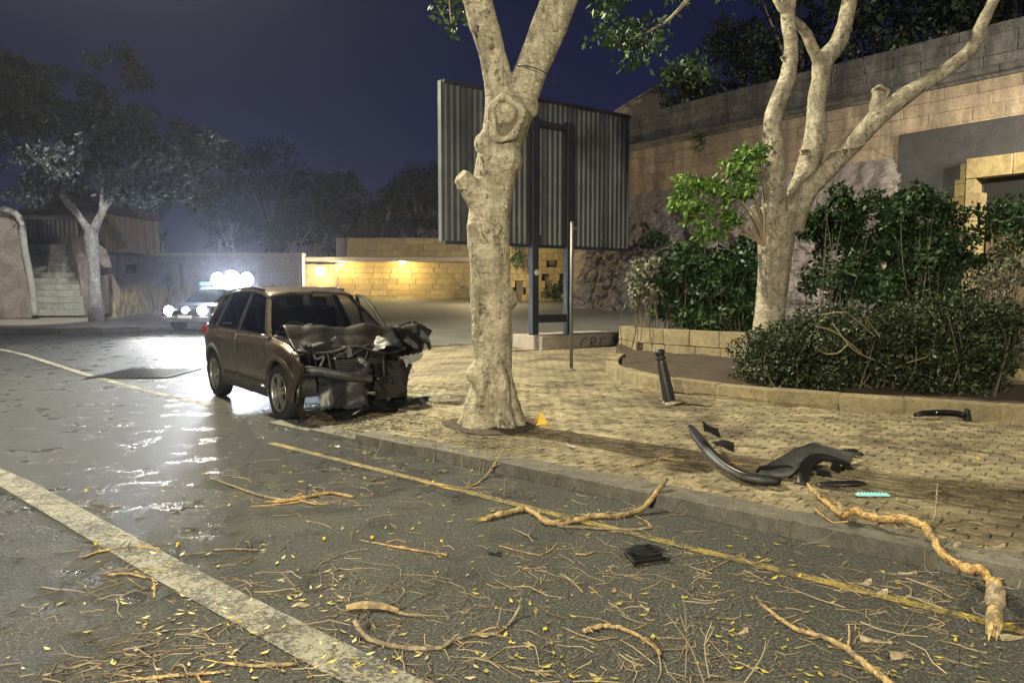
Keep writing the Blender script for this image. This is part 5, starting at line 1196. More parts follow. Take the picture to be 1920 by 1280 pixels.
for x in (-1.35, 1.4):
    for s in (-1, 1):
        w = MB(); w.lathe([(.001, -.1), (.21, -.1), (.33, -.1), (.345, -.05), (.345, .05), (.33, .1), (.21, .1), (.001, .1)], 26, Matrix.Translation((x, s * .82, .345 / .87)) @ Matrix.Diagonal((1, 1, 1 / .87, 1)), axis='y'); w.build('wheel', M['tyre'], pv, True)
M['hl'] = emit('headlamp light', (1, .97, .9), 60.0); M['fl'] = emit('floodlight face', (.82, .92, 1.0), 330.0); M['blue_on'] = emit('beacon light', (.1, .55, .9), 2.5)
for s in (-1, 0, 1):  # glowing discs made oversized to imitate the lamps' bloom
    b = MB(); rr_ = .17 if s else .13; b.lathe([(.001, .03), (rr_ * .8, .025), (rr_, 0)], 18, Matrix.Translation((2.245, s * .60, .80)) @ Matrix.Rotation(R(90), 4, 'Y')); b.build('headlamp' if s else 'grille_lamp', M['hl'], pv)
b = MB(); b.box((-.15, 0, 1.73), (.1, 1.3, .05)); b.build('roof_bar', M['black'], pv)
b = MB(); b.box((-.15, -.78, 1.80), (.26, .42, .12)); b.build('beacon', M['blue_on'], pv, bevel=.04)
fl = []
for k in range(3):  # three oversized heads, shaped to imitate the spread of the floodlight's glare
    y = -.30 + k * .56; h_ = MB(); rf_ = (.24, .31, .24)[k]; zc_ = 1.97; mt_ = Matrix.Translation((-.13, y, zc_)) @ Matrix.Diagonal((1, 1, 1 / .87, 1)) @ Matrix.Rotation(R(90), 4, 'Y'); h_.lathe([(.001, -.12), (rf_ * .6, -.11), (rf_ * 1.02, .0), (rf_ * 1.02, .05)], 24, mt_); hd = h_.build('floodlight', M['black'], pv, True); e = MB(); e.lathe([(.001, .07), (rf_ * .7, .06), (rf_, .04)], 24, mt_); e.build('floodlight_face', M['fl'], hd)
    br_ = MB(); br_.tube([(-.13, y, 1.74), (-.13, y, 1.80)], .02, 6); br_.build('bracket', M['black'], hd)
def lamp(name, kind, loc, energy, col, rad=.15, target=None, spot=None, blend=.6):
    d = bpy.data.lights.new(name, kind); d.energy = energy; d.color = col; d.shadow_soft_size = rad
    o = bpy.data.objects.new(name, d); COL.objects.link(o); o.location = loc
    if spot: d.spot_size = R(spot); d.spot_blend = blend
    if target is not None: o.rotation_euler = (Vector(target) - Vector(loc)).to_track_quat('-Z', 'Y').to_euler()
    return o
vf = VC + VH * .12 + Vector((.35, -.12, 1.97)) + Vector((0, 0, 0))
mv = Matrix.Translation(VC) @ Matrix.Rotation(math.atan2(VH.y, VH.x), 4, 'Z')
FLP = mv @ Vector((.02, .28, 1.97 * .87))
lamp('floodlight_beam', 'SPOT', FLP, 1200, (.72, .83, 1.0), .22, (-2.5, 6, .6), 130)
for s in (-1, 1): lamp('headlamp_beam', 'SPOT', mv @ Vector((2.32, s * .6, .7)), 420, (1, .96, .88), .1, mv @ Vector((12, s * .6, .2)), 80)

# ================================================================== BILLBOARD
pd = Vector((.801, .599, 0)); pn = Vector((-.6, .8, 0))
bb = thing('billboard', 'tall grey corrugated back of a billboard on two dark steel posts', 'billboard', (.73, 18.4, zg(18.4)))
LB = Vector((-1.604, 17.49, 0)); PLEN, z0_, z1_ = 6.04, 2.74, 6.36
for k in range(6):
    b = MB(); w = PLEN / 6
    def cf(a, c):
        t = (k + a) * w - (.006 if a == 1 else 0); ph = (t / .165) % 1; o_ = .0 if ph < .42 else (.035 if .5 < ph < .92 else .018); q = LB + pd * t - pn * o_; return (q.x, q.y, z0_ + (z1_ - z0_) * c)
    b.grid(cf, 54, 2); own(solid(b.build('corrugated_sheet', M['corr'], bb), .003), bb)
def bar(a, c, w, h, name, mat, parent=bb):
    a, c = Vector(a), Vector(c); d = (c - a).normalized(); up = Vector((0, 0, 1)) if abs(d.z) < .9 else Vector((pd.x, pd.y, 0)); s = d.cross(up).normalized(); u_ = s.cross(d); b = MB()
    b.hexa([a - s * w / 2 - u_ * h / 2, a + s * w / 2 - u_ * h / 2, a + s * w / 2 + u_ * h / 2, a - s * w / 2 + u_ * h / 2, c - s * w / 2 - u_ * h / 2, c + s * w / 2 - u_ * h / 2, c + s * w / 2 + u_ * h / 2, c - s * w / 2 + u_ * h / 2]); return own(b.build(name, mat, parent, bevel=.006), parent)
zv = Vector((0, 0, 1))
bar(LB + zv * z0_ + pn * .06, LB + zv * (z1_ + .05) + pn * .06, .14, .09, 'edge_frame', M['corr']); bar(LB + pd * PLEN + zv * z0_ + pn * .06, LB + pd * PLEN + zv * (z1_ + .02) + pn * .06, .14, .08, 'edge_frame', M['steel'])
bar(LB - pn * .05 + zv * (z1_ + .02), LB + pd * PLEN - pn * .05 + zv * (z1_ + .02), .10, .08, 'top_frame', M['steel']); bar(LB - pn * .05 + zv * (z0_ - .02), LB + pd * PLEN - pn * .05 + zv * (z0_ - .02), .10, .08, 'bottom_frame', M['steel'])
PO = Vector((.73, 18.4, 0))
def post(a): return PO + pd * a + pn * .5
zb = zg(18.6)
for a in (.15, 1.30):
    p = post(a); bar(p + zv * (zb + .42), p + zv * 5.9, .16, .2, 'post', M['steel'])
    bar(p + zv * 4.6 + pn * .1, p + zv * 4.6 + pn * .25, .08, .08, 'bracket', M['steel']); bar(p + zv * 3.1 + pn * .1, p + zv * 3.1 + pn * .25, .08, .08, 'bracket', M['steel'])
bar(post(.15) + zv * 5.75, post(1.3) + zv * 5.75, .12, .14, 'cross_beam', M['steel']); bar(post(.15) + zv * (zb + .85), post(1.3) + zv * (zb + .85), .12, .2, 'cross_beam', M['steel'])
bar(post(.45) + zv * 3.0 + pn * .12, post(.45) + zv * 5.7 + pn * .12, .03, .03, 'conduit', M['white'])
b = MB(); bl_ = [PO, PO + pd * 2.75, PO + pd * 2.75 + pn * 1.2, PO + pn * 1.2]; b.hexa([v + zv * (zb - .1) for v in bl_] + [v + zv * (zb + .44) for v in bl_]); own(b.build('plinth', M['concrete'], bb, bevel=.02), bb)
# sprayed letters on the plinth face
gx = MB()
def gl(pts, a0):
    pp = [PO + pd * (a0 + x * 1.0) - pn * .004 + zv * (zb + .06 + y * .30) for x, y in pts]
    gx.tube(catmull(pp, 4), .013, 5)
gl([(.2, .92), (.08, .85), (.0, .45), (.05, .1), (.18, .12)], 1.30); gl([(.05, .0), (.06, .9), (.2, .85), (.2, .6), (.06, .5), (.24, .02)], 1.60); gl([(.22, .85), (.08, .8), (.02, .4), (.08, .1), (.22, .15)], 1.95); gl([(.0, .05), (.12, .55), (.18, .95), (.22, .5), (.26, .05), (.02, .12)], 2.28)
own(gx.build('graffiti', M['graffiti'], bb), bb)
# sign pole
sp_ = thing('sign_pole', 'thin bare metal sign pole standing in front of the billboard', 'pole', G(1071, 694, .1)); b = MB(); hgt = 2.78
b.tube([(0, 0, 0), (0, 0, hgt)], .033, 12); b.build('shaft', M['pole'], sp_, True); b = MB(); b.tube([(0, 0, hgt), (0, 0, hgt + .02)], [.038, .03], 12); b.build('cap', M['pole'], sp_); b = MB(); b.box((.05, 0, hgt - .1), (.1, .04, .05)); b.build('bracket', M['steel'], sp_); b = MB(); b.lathe([(.09, 0), (.09, .012), (.04, .03), (.036, .06)], 14); b.build('base_plate', M['pole'], sp_)
# tilted bollard
bl0 = G(1257, 757, .1); bo_ = thing('bollard', 'dark cast iron bollard knocked askew in front of the planter', 'bollard', (bl0.x, bl0.y, hp(bl0.x, bl0.y) - .02)); bo_.rotation_euler = (R(-3), R(-12), 0)
b = MB(); b.lathe([(.085, 0), (.085, .05), (.075, .07), (.072, .2), (.055, .58), (.05, .62)], 12); b.build('shaft', M['cast'], bo_)
b = MB(); b.lathe([(.05, .61), (.07, .625), (.07, .645), (.052, .66), (.06, .69), (.072, .71), (.072, .735), (.05, .76), (.001, .765)], 16); b.build('head', M['cast'], bo_, True)
b = MB()
for k in range(8): th = k * math.pi / 4; b.tube([(.077 * math.cos(th), .077 * math.sin(th), .08), (.056 * math.cos(th), .056 * math.sin(th), .58)], .007, 5)
b.build('flutes', M['cast'], bo_)
b = MB(); b.grid(lambda a, c: (lambda th, r_: (r_ * math.cos(th), r_ * math.sin(th), .02 + .03 * (1 - c) + .015 * mnoise.noise(Vector((math.cos(th) * 3, math.sin(th) * 3, c)))))(a * 6.283, .08 + .13 * c), 18, 3); b.build('cracked_footing', M['bark_chip'], bo_)
# yellow evidence marker
mk = G(1014, 797, .1); ev = thing('evidence_marker', 'small yellow evidence marker on the paving beside the tree foot', 'marker', (mk.x, mk.y, hp(mk.x, mk.y)), .3)
b = MB(); b.add([(-.065, -.06, .004), (.065, -.06, .004), (.018, -.006, .135), (-.018, -.006, .135), (-.065, .06, .004), (.065, .06, .004), (.018, .006, .135), (-.018, .006, .135)], [(0, 1, 2, 3), (5, 4, 7, 6), (3, 2, 6, 7)]); solid(b.build('tent', M['yellow'], ev), .004)
b = MB(); b.box((0, -.066, .012), (.15, .02, .012)); b.box((0, .066, .012), (.15, .02, .012)); b.build('feet', M['yellow'], ev)
# dark tapered bollard out in the car park, white cabinet
kb = G(787, 580); k2 = thing('concrete_bollard', 'dark tapered block standing alone in the car park', 'bollard', (kb.x, kb.y, kb.z)); b = MB(); b.lathe([(.001, 0), (.42, 0), (.42, .06), (.34, .10), (.22, .62), (.18, .66), (.001, .67)], 14); b.build('block', M['dark_grey'], k2); b = MB(); b.lathe([(.5, 0), (.5, .03), (.42, .05)], 14); b.build('base_ring', M['concrete'], k2)
cb = P(194, 588, 28.0); c3 = thing('utility_cabinet', 'tall white cabinet behind the slim street tree', 'cabinet', (cb.x, 28, cb.z)); b = MB(); b.box((0, 0, .72), (.34, .3, 1.44)); b.build('case', M['white'], c3, bevel=.01); b = MB(); b.box((0, -.155, .74), (.28, .02, 1.25)); b.build('door', M['white'], c3, bevel=.005); b = MB(); b.box((0, 0, 1.455), (.38, .34, .04)); b.build('lid', M['grey_pl'], c3)
# small round sign on the billboard post
b = MB(); b.lathe([(.001, -.01), (.07, -.01), (.075, 0)], 14, Matrix.Translation(post(.15) + zv * 2.05 - pn * .11) @ Matrix.Rotation(math.atan2(pn.y, pn.x) + R(90), 4, 'Z') @ Matrix.Rotation(R(90), 4, 'X')); own(b.build('sticker', M['white'], bb), bb)
# ================================================================== TORN-OFF CAR PARTS
def surf(x, y):                   # height of whatever is underfoot
    q = Vector((x, y, 0)) - KA; v = q.dot(KN)
    return hp(x, y) if v > 0 and x > -2.6 else zg(y)
def GS(px, py, lift=0.0):
    p = G(px, py); 
    for _ in range(4): p = G(px, py, surf(p.x, p.y) - zg(p.y))
    return Vector((p.x, p.y, surf(p.x, p.y) + lift))
def sweep(path, prof, name, mat, parent, smooth_=True):
    """sweep an open profile (side, up) along a path"""
    pts = [Vector(p) for p in path]; n_ = len(prof); vs = []
    for i, p in enumerate(pts):
        t = (pts[min(i + 1, len(pts) - 1)] - pts[max(i - 1, 0)]).normalized(); s = t.cross(Vector((0, 0, 1))).normalized(); u_ = s.cross(t); k = i / (len(pts) - 1); w = min(1, .6 + 2.5 * min(k, 1 - k))
        vs += [p + s * a * w + u_ * c * w for a, c in prof]
    b = MB(); b.add(vs, [(i * n_ + j, i * n_ + j + 1, (i + 1) * n_ + j + 1, (i + 1) * n_ + j) for i in range(len(pts) - 1) for j in range(n_ - 1)]); return solid(b.build(name, mat, parent, smooth_), .006)
bp0 = GS(1370, 890); bp = thing('bumper_strip', 'long curved grey and black bumper strip lying on the pavement', 'car part', bp0)
path = catmull([GS(1292, 842, .21), GS(1312, 862, .15), GS(1345, 886, .08), GS(1385, 904, .05), GS(1425, 911, .04), GS(1462, 909, .03)], 5)
own(sweep(path, [(-.05, -.035), (-.056, .02), (-.05, .024), (-.042, .05), (-.01, .06), (.03, .035), (.035, .0)], 'strip', M['grey_pl'], bp), bp)
own(sweep([p + Vector((.0, -.05, -.0)) for p in path[3:]], [(-.03, -.035), (-.045, .02), (-.025, .06), (.02, .05)], 'lower_lip', M['black'], bp), bp)
fp = GS(1325, 825); cc = crumple('torn_tab', tuple(fp + Vector((.06, .05, .10))), (.22, .14), (R(40), .3, .2), M['black'], 31, .05, 6, parent=bp); own(cc, bp)
fp = GS(1360, 850); cc = crumple('torn_tab', tuple(fp + Vector((0, .05, .07))), (.2, .12), (R(25), .2, -.1), M['black'], 32, .05, 6, parent=bp); own(cc, bp)
al0 = GS(1500, 895); al = thing('arch_liner', 'grey torn wing panel with black wheel arch lying behind the bumper strip', 'car part', al0)
Tc = catmull([GS(1424, 886, .04), GS(1455, 880, .09), GS(1490, 872, .15), GS(1520, 868, .18), GS(1556, 866, .14), GS(1606, 862, .05)], 5)
Bc = catmull([GS(1420, 898, .0), GS(1450, 899, .02), GS(1482, 897, .03), GS(1508, 890, .09), GS(1540, 884, .10), GS(1590, 876, .02)], 5)
b = MB(); n1 = len(Tc) - 1
def wing_pt(a_, c_):
    i_ = min(int(a_ * n1), n1 - 1); f_ = a_ * n1 - i_; p_ = Bc[i_].lerp(Bc[i_ + 1], f_).lerp(Tc[i_].lerp(Tc[i_ + 1], f_), c_); q_ = Vector((a_ * 7, c_ * 4, 2.0)); return p_ + Vector((0, -.02 * math.sin(math.pi * c_), .03 * math.sin(math.pi * c_) + .018 * mnoise.noise(q_)))
b.grid(wing_pt, 36, 9); own(solid(b.build('skin', M['grey_pl'], al, True), .006), al)
ar = catmull([GS(1500, 908, .0), GS(1503, 900, .05), GS(1512, 890, .10), GS(1530, 884, .13), GS(1556, 882, .11), GS(1590, 880, .05)], 5)
own(sweep(ar, [(-.035, .0), (-.03, .02), (.05, .02), (.06, -.03)], 'arch', M['black'], al), al)
own(sweep(catmull([GS(1420, 896, .04), GS(1435, 896, .06), GS(1460, 896, .06), GS(1486, 893, .05)], 4), [(-.05, -.04), (-.05, .02), (.0, .05)], 'flange', M['black'], al), al)
own(sweep(catmull([GS(1530, 914, .015), GS(1580, 915, .025), GS(1622, 911, .015)], 4), [(-.04, .0), (-.02, .03), (.04, .01)], 'lip', M['black'], al), al)
for k in range(3): o = crumple('torn_tab', tuple(GS(1545 + 22 * k, 893 - 6 * k, .04)), (.13, .09), (.4, .3, k), M['black'], 140 + k, .05, 5, parent=al); own(o, al)
sn = thing('plastic_shard', 'thin black snapped plastic shard beyond the wheel liner', 'car part', GS(1590, 857)); own(sweep(catmull([GS(1566, 852, .02), GS(1590, 856, .04), GS(1618, 858, .02)], 4), [(-.03, 0), (0, .03), (.03, 0)], 'shard', M['black'], sn), sn); cc = crumple('clip', tuple(GS(1600, 856, .05)), (.09, .08), (.5, .4, 0), M['black'], 33, .03, 4, parent=sn); own(cc, sn)
ts = thing('trim_strip', 'glossy black trim strip lying along the planter kerb', 'car part', GS(1765, 786))
own(sweep(catmull([GS(1716, 786, .05), GS(1750, 785, .06), GS(1785, 787, .07), GS(1810, 790, .06)], 4), [(-.05, -.03), (-.045, .03), (0, .05), (.05, .02)], 'strip', plain('gloss black', (.012, .012, .014), .12), ts), ts)
b = MB(); q = GS(1813, 788); b.hexa([q + Vector(v) for v in ((-.035, -.05, 0), (.035, -.05, 0), (.035, .04, 0), (-.035, .04, 0), (-.025, -.03, .15), (.02, -.03, .13), (.02, .02, .13), (-.025, .02, .15))]); own(b.build('upright_end', M['black'], ts, bevel=.008), ts)
rg0 = GS(1208, 1048); rgl = thing('grille_fragment', 'black louvred grille fragment lying on the asphalt', 'car part', rg0, .35)
for k in range(5):
    b = MB(); b.box((0, -.07 + .035 * k, .02 + .006 * k), (.24 - .02 * k, .012, .03), Matrix.Rotation(.5, 3, 'X') @ Matrix.Rotation(.05 * k, 3, 'Z')); b.build('louvre', M['black'], rgl, bevel=.003)
o = crumple('torn_skin', (.02, .03, .045), (.24, .13), (.1, .05, .2), M['black'], 611, .05, 9, parent=rgl)
for s in (-1, 1):
    b = MB(); b.box((s * .10, 0, .02), (.02, .19, .03), Matrix.Rotation(s * .2, 3, 'Z')); b.build('frame_side', M['black'], rgl, bevel=.004)
cy_ = thing('cyan_strip', 'pale cyan ribbed plastic strip lying on the pavement', 'plastic strip', GS(1636, 931), -.02); b = MB(); b.box((0, 0, .016), (.24, .05, .014)); b.build('strip', M['cyan'], cy_, bevel=.004)
for k in range(9): b = MB(); b.box((-.1 + .025 * k, 0, .027), (.008, .048, .008)); b.build('rib', M['cyan'], cy_)
for nm, lab, px, py, s, mt_ in (('paper_scrap', 'white crumpled paper scrap on the pavement below the sign pole', 1068, 841, .12, 'paper'), ('paper_scrap', 'small white crumpled scrap against the planter kerb', 1566, 760, .11, 'paper'), ('plastic_scrap', 'tiny white scrap near the wheel liner toward the kerb', 1707, 876, .05, 'paper'), ('plastic_scrap', 'thin pale scrap beside the tiny white scrap', 1740, 874, .06, 'paper'), ('reflector_scrap', 'pale silver scrap in the shrub bed behind the kerb', 1543, 721, .12, 'paper'), ('plastic_scrap', 'crushed white cup scrap beside the yellow kerb line', 633, 839, .07, 'paper'), ('paper_scrap', 'dark red crushed packet on the asphalt', 926, 1037, .09, 'tile'), ('foil_scrap', 'pale litter caught under the hedge sticks', 1640, 692, .18, 'paper')):
    t = thing(nm, lab, 'litter', GS(px, py)); q = GS(px, py, .03 + (.15 if 'bed' in lab or 'hedge' in lab else 0)); o = crumple('scrap', tuple(q), (s, s * .6), (.5, .3, rnd.uniform(0, 3)), M[mt_], 500 + px, s * .4, 7, parent=t); own(o, t)

# ================================================================== BROKEN BRANCHES
def branch(label, pxs, r0, r1, mat, forks=(), strips=0, lift=0.0, name='fallen_branch', seed=1, ends=True):
    rr = random.Random(seed); pts = []
    for q in pxs: pts.append(P(q[0], q[1], q[3]) if len(q) > 3 else GS(q[0], q[1], (q[2] if len(q) > 2 else 0) + lift))
    t = thing(name, label, 'branch', pts[len(pts) // 2], group='branches torn off the tree')
    def tub(pp, ra, rb, nm, mt_, seg=9):
        c2_ = catmull(pp, 10); l2_ = [Vector(pp[i]).lerp(Vector(pp[i + 1]), k / 10) for i in range(len(pp) - 1) for k in range(10)] + [Vector(pp[-1])]; cpn = [a_.lerp(b_, .6) for a_, b_ in zip(c2_, l2_)]; m_ = len(cpn); rad = [(ra + (rb - ra) * i / (m_ - 1)) * .8 * (1 + .16 * mnoise.noise(Vector((i * .3, seed, 0))) + .12 * rr.uniform(-1, 1)) for i in range(m_)]
        cpn = [p + Vector((rr.uniform(-1, 1), rr.uniform(-1, 1), 0)) * rad[i] * .28 + Vector((0, 0, rad[i] * .85)) for i, p in enumerate(cpn)]
        b = MB(); b.tube(cpn, rad, seg, flat=.82); n0 = seg
        for q_ in range(len(b.v)):
            i_, k_ = divmod(q_, n0); c_ = cpn[i_]; v_ = Vector(b.v[q_]); f_ = 1 + .30 * mnoise.noise(Vector((k_ * 1.7, i_ * .22, seed))) + .16 * mnoise.noise(Vector((k_ * 3.1, i_ * .7, seed + 5))); b.v[q_] = tuple(c_ + (v_ - c_) * f_)
        o = own(b.build(nm, M[mt_], t, True), t); return o
    tub(pts, r0, r1, 'limb', mat, 11)
    for k in range(2 + int((pts[-1] - pts[0]).length / .16)):      # snapped side twigs
        j_ = rr.randrange(len(pts) - 1); c_ = pts[j_].lerp(pts[j_ + 1], rr.random()) + Vector((0, 0, r0)); a_ = rr.uniform(0, 6.28); l_ = rr.uniform(.02, .09); b = MB(); e_ = c_ + Vector((math.cos(a_), math.sin(a_), rr.uniform(.1, .9))) * l_; b.tube([c_, c_.lerp(e_, .5) + Vector((0, 0, .006)), e_], [r0 * .34, r0 * .26, r0 * .14], 5); own(b.build('side_twig', M[rr.choice(['greybr', mat])], t), t)
    for f in forks: tub([GS(q[0], q[1], (q[2] if len(q) > 2 else 0) + lift) for q in f[0]], f[1], f[2], 'fork', f[3] if len(f) > 3 else mat, 6)
    for k in range(strips):        # torn fibres at the first end
        d = (pts[0] - pts[1]).normalized(); s = pts[0] + Vector((rr.uniform(-1, 1), rr.uniform(-1, 1), rr.uniform(.2, 1.6))) * r0 * .7; e = s + d * rr.uniform(.05, .14) + Vector((rr.uniform(-.03, .03), rr.uniform(-.03, .03), rr.uniform(-.01, .03)))
        b = MB(); b.tube([s - d * .05, s, e], [r0 * .3, r0 * .28, .002], 5); own(b.build('splinter', M['split'], t), t)
    return t
branch('orange peeled branch forked toward the wrecked car', [(520, 943), (560, 938), (590, 931), (620, 926), (664, 934)], .022, .016, 'orange', [([(395, 897), (440, 914), (490, 932), (530, 940)], .010, .018, 'greybr'), ([(560, 938), (590, 946), (640, 938)], .012, .006, 'peeled'), ([(470, 950), (530, 946), (575, 940)], .006, .012, 'orange')], 2, seed=3)
branch('stout wavy tan branch with dark end leaning on the kerb', [(914, 975), (950, 966), (984, 958), (1004, 968), (1024, 984), (1060, 984), (1110, 972), (1160, 970), (1205, 962, .02), (1250, 943, .06)], .030, .026, 'peeled', [([(1045, 988), (1110, 992), (1180, 996), (1225, 990)], .015, .012, 'greybr'), ([(1190, 968), (1212, 978), (1222, 990)], .010, .006, 'orange')], 2, seed=4)
big_b = branch('long thick orange branch slanting from the pavement over the kerb', [(1524, 936, .05), (1552, 962, .05), (1578, 985, .05), (1600, 1008, .05), (1640, 1026, .06), (1690, 1036, .09), (1730, 1056, .10), (1770, 1080, .09), (1812, 1100, .08), (1842, 1104, .08), (1860, 1106, 0, 3.95), (1868, 1108, 0, 3.76)], .026, .040, 'orange', [([(1572, 966, .08), (1580, 985, .06), (1600, 1008, .05)], .016, .02, 'peeled'), ([(1528, 991, .02), (1560, 988, .03), (1590, 990, .04)], .006, .008, 'orange'), ([(1745, 1048, .12), (1752, 1010, .16), (1755, 985, .28)], .008, .005, 'greybr'), ([(1708, 935, .02), (1735, 938, .02), (1757, 936, .03)], .004, .004, 'greybr')], 4, seed=5)
# its shattered butt, standing off the kerb toward the camera
sb0 = P(1862, 1150, 3.62); sbt = thing('splintered_limb', 'shattered butt of a limb with yellow splinters pointing at the road', 'branch', (sb0.x, sb0.y, 0), group='branches torn off the tree'); rr = random.Random(8)
axis = [P(1866, 1092, 3.75), P(1866, 1130, 3.65), P(1862, 1170, 3.52)]
core_ = catmull([P(1868, 1088, 3.75), P(1867, 1125, 3.66), P(1862, 1175, 3.52), P(1857, 1228, 3.42)], 6)
b = MB(); b.tube(core_, lerp_list([.020, .034, .036, .014], 19), 11, flat=.75); b.v = [tuple(Vector(v) + Vector((.008 * mnoise.noise(Vector(v) * 40), .008 * mnoise.noise(Vector(v) * 33), 0))) for v in b.v]; own(b.build('split_wood', M['peeled'], sbt, True), sbt)
b = MB(); b.tube(core_[2:9], [.033, .040, .043, .045, .046, .044, .036], 11, cap=False, flat=.8); b.v = [tuple(Vector(v) + Vector((.010 * mnoise.noise(Vector(v) * 30), 0, .02 * mnoise.noise(Vector((v[0] * 60, v[1] * 60, 1)))))) for v in b.v]; own(b.build('bark', M['greybr'], sbt, True), sbt)
for k in range(26):
    w_ = rr.uniform(-1, 1); i0 = rr.randrange(3, 12); i1 = min(18, i0 + rr.randrange(4, 9)); s0_ = core_[i0] + Vector((w_ * .030, -.026 * (1 - w_ * w_) - .004, 0)); e = core_[i1] + Vector((w_ * .030 + rr.uniform(-.008, .008), -.02 * (1 - w_ * w_), rr.uniform(-.03, .0))); e.z = max(e.z, .006)
    b = MB(); b.tube([s0_, s0_.lerp(e, .5) + Vector((w_ * .006, -.006, 0)), e], [rr.uniform(.004, .008), rr.uniform(.005, .009), .0015], 5, flat=.7); own(b.build('splinter', M[rr.choice(['split', 'split', 'peeled'])], sbt), sbt)
branch('yellowish branch running off the bottom picture edge', [(1425, 1145, .03), (1462, 1166, .01), (1495, 1184), (1540, 1196), (1580, 1216), (1612, 1242), (1645, 1268), (1690, 1305)], .012, .026, 'peeled', [([(1462, 1166, .01), (1480, 1158), (1493, 1153)], .006, .004), ([(1590, 1212), (1592, 1205, .04), (1590, 1200, .08)], .008, .005)], 1, seed=6)
branch('crooked grey branch with twiggy fork near the white line', [(664, 1187, .05), (690, 1200), (730, 1212), (770, 1218), (828, 1217), (850, 1203), (885, 1192), (930, 1190), (955, 1172), (976, 1148, .03)], .017, .008, 'greybr', [([(930, 1190), (935, 1172, .02), (940, 1155, .05)], .005, .003), ([(885, 1192), (920, 1178), (935, 1176)], .007, .005, 'peeled'), ([(930, 1190), (955, 1196), (962, 1196)], .006, .004)], 0, seed=7)
branch('tan branch with thin curled fork at the bottom centre', [(1095, 1186), (1130, 1176), (1165, 1180), (1200, 1196), (1225, 1212), (1238, 1232, .01)], .016, .012, 'peeled', [([(1055, 1176), (1085, 1190), (1120, 1200), (1160, 1196)], .006, .006, 'greybr'), ([(1165, 1182), (1195, 1178), (1215, 1168)], .004, .003), ([(1236, 1228), (1240, 1260), (1228, 1290)], .006, .004, 'greybr')], 0, seed=9)
branch('orange stick lying across the white lane line', [(158, 1047), (185, 1036), (225, 1029), (262, 1026), (300, 1030)], .012, .009, 'orange', [([(255, 1027), (265, 1022, .02)], .007, .004)], 2, seed=10)
branch('hooked peeled branch on the near edge of the lane line', [(203, 1080), (235, 1076), (265, 1082), (286, 1086), (290, 1105), (289, 1120)], .012, .008, 'peeled', [([(240, 1084), (260, 1098), (272, 1104)], .006, .004)], 0, seed=11)
branch('straight orange stick in the bottom corner of the road', [(280, 1274), (330, 1268), (380, 1264), (426, 1260)], .012, .008, 'peeled', [([(370, 1268), (378, 1280), (396, 1278)], .008, .005, 'orange')], 2, seed=12)
branch('short split stick on the lane line near the bottom', [(440, 1246), (480, 1250), (520, 1249), (556, 1246)], .009, .010, 'peeled', [([(470, 1238), (500, 1243), (540, 1247)], .006, .005, 'greybr')], 2, seed=13)
branch('thin reddish stick pointing at the road centre', [(700, 1018), (740, 1026), (780, 1033), (838, 1042)], .008, .011, 'orange', [([(600, 1058), (650, 1036), (690, 1030)], .006, .006, 'greybr'), ([(725, 1018), (745, 1012), (762, 1018)], .006, .005, 'peeled')], 1, seed=14)
branch('broken branch with upturned fork touching the kerb', [(798, 908), (840, 913), (868, 917), (895, 908), (915, 893, .02), (945, 880, .08)], .017, .008, 'peeled', [([(868, 917), (900, 915), (925, 916)], .010, .006, 'greybr'), ([(895, 908), (925, 900), (970, 905)], .006, .004, 'greybr')], 1, seed=15)
branch('thin forked yellow twig before the louvred fragment', [(936, 1024), (975, 1034), (1010, 1042), (1030, 1034), (1046, 1018)], .007, .006, 'peeled', [([(1080, 1040), (1100, 1040), (1118, 1034)], .009, .006), ([(1046, 1018), (1070, 1020), (1080, 1040)], .004, .004, 'greybr')], 0, seed=16)
branch('knotty branch pieces lying left of the bumper strip', [(1186, 876), (1215, 868), (1240, 860), (1270, 863), (1310, 866)], .016, .010, 'peeled', [([(1236, 862), (1246, 855, .02)], .012, .006), ([(1360, 868), (1390, 872), (1420, 874)], .018, .012, 'orange')], 1, seed=17)
branch('grey twiggy spray lying near the road centre', [(400, 1032), (440, 1030), (486, 1032)], .008, .007, 'greybr', [([(440, 1030), (455, 1010), (475, 1000)], .005, .003), ([(340, 1040), (380, 1036), (420, 1040)], .004, .003)], 0, seed=18)
branch('dark crooked stick lying alone right of centre', [(1052, 1078), (1072, 1090), (1094, 1112)], .009, .007, 'greybr', seed=19)
branch('pale hooked twig beside the yellow line', [(1300, 1084), (1340, 1064), (1385, 1042)], .006, .006, 'greybr', [([(1392, 1046), (1410, 1058), (1440, 1048)], .008, .007, 'peeled')], 0, seed=20)
branch('slim brown stick under the splintered limb', [(1700, 1118), (1740, 1132), (1768, 1142)], .010, .008, 'greybr', seed=21)
branch('thin bent twig near the bottom right bark flakes', [(1640, 1222), (1675, 1195), (1720, 1180), (1785, 1162)], .005, .004, 'greybr', [([(1690, 1188), (1705, 1160), (1715, 1146)], .004, .003)], 0, seed=22)
bs0 = thing('bark_strip', 'wide tan curl of bark lying on the road centre', 'bark', GS(720, 1146)); b = MB()
pa = catmull([GS(650, 1146), GS(680, 1140), GS(715, 1142), GS(748, 1152)], 6); b.add([p + Vector((0, w * .035 * math.sin(math.pi * min(.97, .06 + i / 18)), .012 + .02 * (1 - w * w))) for i, p in enumerate(pa) for w in (-1, -.4, .4, 1)], [(i * 4 + j, i * 4 + j + 1, i * 4 + j + 5, i * 4 + j + 4) for i in range(len(pa) - 1) for j in range(3)]); own(solid(b.build('curl', M['peeled'], bs0, True), .005), bs0)
b = MB(); b.tube(catmull([GS(746, 1151, .01), GS(775, 1156, .01), GS(802, 1155, .01)], 4), lerp_list([.008, .006, .003], 9), 6); own(b.build('tail', M['greybr'], bs0), bs0)
